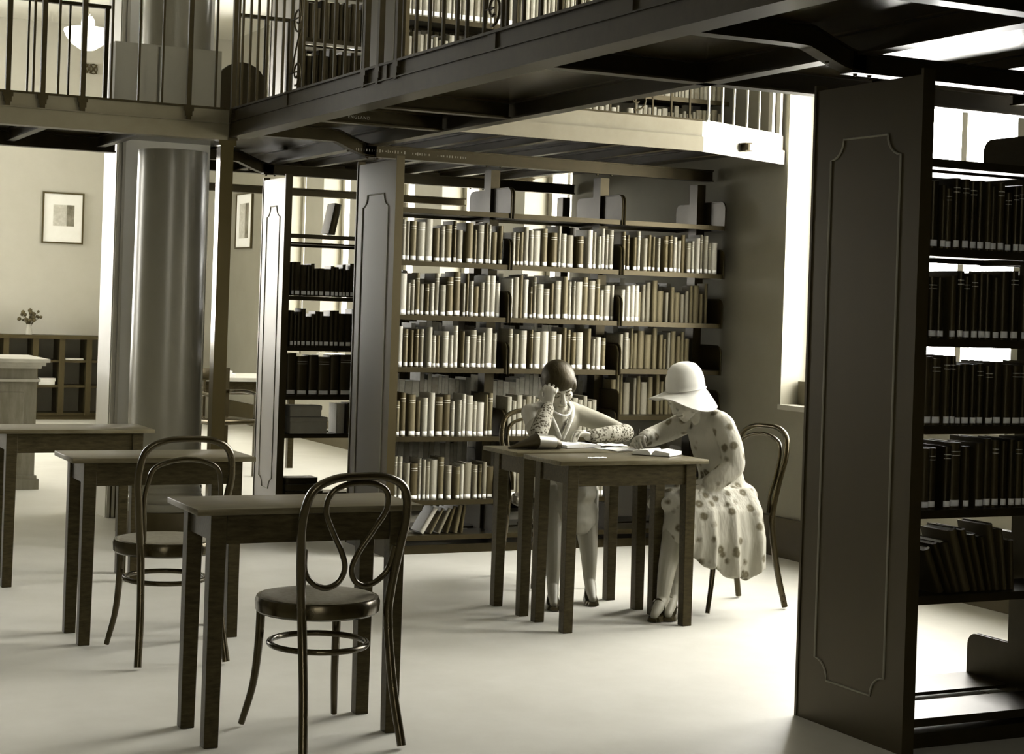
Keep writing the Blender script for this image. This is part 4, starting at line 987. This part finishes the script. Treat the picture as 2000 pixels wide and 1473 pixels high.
def w2_dress(bm):
    limb(bm, [(4.66, 7.02, .54), (4.645, 7.02, .66), (4.60, 7.02, .79), (4.56, 7.02, .885), (4.53, 7.02, .93)], [.15, .124, .13, .12, .06], 4, 20, flat=.78, ref=(1, 0, .2))
    limb(bm, [(4.575, 6.92, .905), (4.56, 7.02, .92), (4.545, 7.12, .905)], [.056, .055, .056], 4)
    limb(bm, [(4.565, 6.89, .9), (4.58, 6.833, .80), (4.583, 6.812, .715)], [.057, .056, .056], 4)
    limb(bm, [(4.583, 6.812, .71), (4.525, 6.822, .66), (4.475, 6.842, .625)], [.056, .053, .044], 4)
    limb(bm, [(4.53, 7.15, .895), (4.475, 7.235, .843), (4.405, 7.262, .812)], [.058, .055, .05], 4)
    limb(bm, [(4.405, 7.262, .812), (4.35, 7.222, .808), (4.305, 7.185, .809)], [.05, .045, .035], 4)
    # skirt over the lap and down past the knees
    limb(bm, [(4.68, 7.01, .54), (4.53, 6.99, .545), (4.36, 6.97, .53)], [.165, .155, .145], 5, 20, flat=.55, ref=(0, .1, 1))
    limb(bm, [(4.345, 6.965, .53), (4.325, 6.95, .46), (4.315, 6.94, .40)], [.12, .13, .135], 4, 20, flat=.45, ref=(1, 0, .05))
    # the fullness of the skirt hanging at the near side of the chair
    n = 26; prev = None; A = []
    for i in range(n + 1):
        t = i / n; u_ = 4.33 + .41 * t
        fold = .014 * math.sin(t * 19) + .006 * math.sin(t * 41)
        vt, vb = 6.865 - .02 * math.sin(t * 3.14), 6.765 + fold - .015 * math.sin(t * 3.14)
        zb = .29 - .11 * min(1, t * 1.7) + .012 * math.sin(t * 23) + (.05 * max(0, t - .82) / .18)
        A.append([(u_ - .01, vt, .60), (u_, (vt + vb) / 2 - .022, .5), (u_ + .012 * math.sin(t * 9), vb, .36), (u_ + .02 * (t - .5), vb + fold * .6, zb)])
    fr = [[bm.verts.new((p[0], p[1] - .012, p[2])) for p in c] for c in A]; bk = [[bm.verts.new((p[0], p[1] + .016, p[2])) for p in c] for c in A]
    for i in range(n):
        for j in range(3):
            bm.faces.new((fr[i][j], fr[i + 1][j], fr[i + 1][j + 1], fr[i][j + 1])); bm.faces.new((bk[i][j], bk[i][j + 1], bk[i + 1][j + 1], bk[i + 1][j]))
        bm.faces.new((fr[i][0], bk[i][0], bk[i + 1][0], fr[i + 1][0])); bm.faces.new((fr[i][3], fr[i + 1][3], bk[i + 1][3], bk[i][3]))
    for c, d in ((fr[0], bk[0]), (bk[-1], fr[-1])):
        for j in range(3): bm.faces.new((c[j], c[j + 1], d[j + 1], d[j]))
place(obj('dress', remeshed('dress', w2_dress, .0085, 4), 'floral_dress'), w2)
place(obj('hair', remeshed('hair', lambda bm: (ell(bm, H2 + R2m @ V3(0, -.03, .01), (.079, .085, .085), R2m), ell(bm, H2 + R2m @ V3(0, -.05, -.05), (.06, .045, .045), R2m)), .006, 3), 'hair'), w2)
face_bits(w2, H2, R2m, eyes=False)
def hat(bm):
    n = 56; C = V3(4.432, 7.02, 1.055); ax = Vector((-.16, -.05, 1)).normalized(); X = Vector((1, 0, .16)).normalized(); Y = ax.cross(X).normalized(); X = Y.cross(ax)
    prof = [(.002, .137), (.03, .135), (.058, .124), (.078, .1), (.09, .066), (.094, .03), (.095, .0)]
    rings = []
    for r, z in prof: rings.append([C + X * r * 1.03 * math.cos(a) + Y * r * .96 * math.sin(a) + ax * z for a in [2 * math.pi * k / n for k in range(n)]])
    for m_ in (.25, .55, .8, 1.0):
        ring = []
        for k in range(n):
            a = 2 * math.pi * k / n; w = .068 + .012 * math.cos(a - math.pi) + .006 * math.sin(3 * a)
            # droops at the near side and behind, turned up a little in front
            dr_ = .06 + .035 * max(0, math.cos(a + .9)) - .055 * max(0, math.cos(a - math.pi - .25)) ** 2 + .006 * math.sin(2 * a)
            r = .095 + w * m_
            ring.append(C + X * r * math.cos(a) + Y * r * .97 * math.sin(a) + ax * (-dr_ * m_ ** 1.25))
        rings.append(ring)
    Vv = [[bm.verts.new(p) for p in r] for r in rings]
    for a, b in zip(Vv, Vv[1:]):
        for k in range(n): bm.faces.new((a[k], a[(k + 1) % n], b[(k + 1) % n], b[k]))
    bm.faces.new(Vv[0])
    bmesh.ops.recalc_face_normals(bm, faces=bm.faces[:]); bmesh.ops.solidify(bm, geom=bm.faces[:], thickness=.004)
ht = wpart('hat', hat, 'hat_felt', w2, sharp=70)
wsub('hat_band', lambda bm: tube(bm, [V3(4.432, 7.02, 1.06) + Vector((.099 * math.cos(a), .0935 * math.sin(a), .016 * math.cos(a))) for a in [2 * math.pi * k / 48 for k in range(48)]], .003, 6, closed=True), 'hat_felt', ht)
shoe(w2, (4.232, 6.835, 0), (4.125, 6.755, 0), 'shoe', True); shoe(w2, (4.30, 6.865, 0), (4.20, 6.745, 0), 'shoe', True)
pn = thing('pen', 'slim pen held by the woman in the white hat', 'pen', (4.215, 7.10, .79))
wpart('barrel', lambda bm: tube(bm, [(4.213, 7.098, .795), (4.25, 7.135, .86)], [.003, .004], 8), 'black', pn)
wpart('nib', lambda bm: tube(bm, [(4.2075, 7.0925, .786), (4.213, 7.098, .795)], [.0007, .0028], 8), 'metal_light', pn)
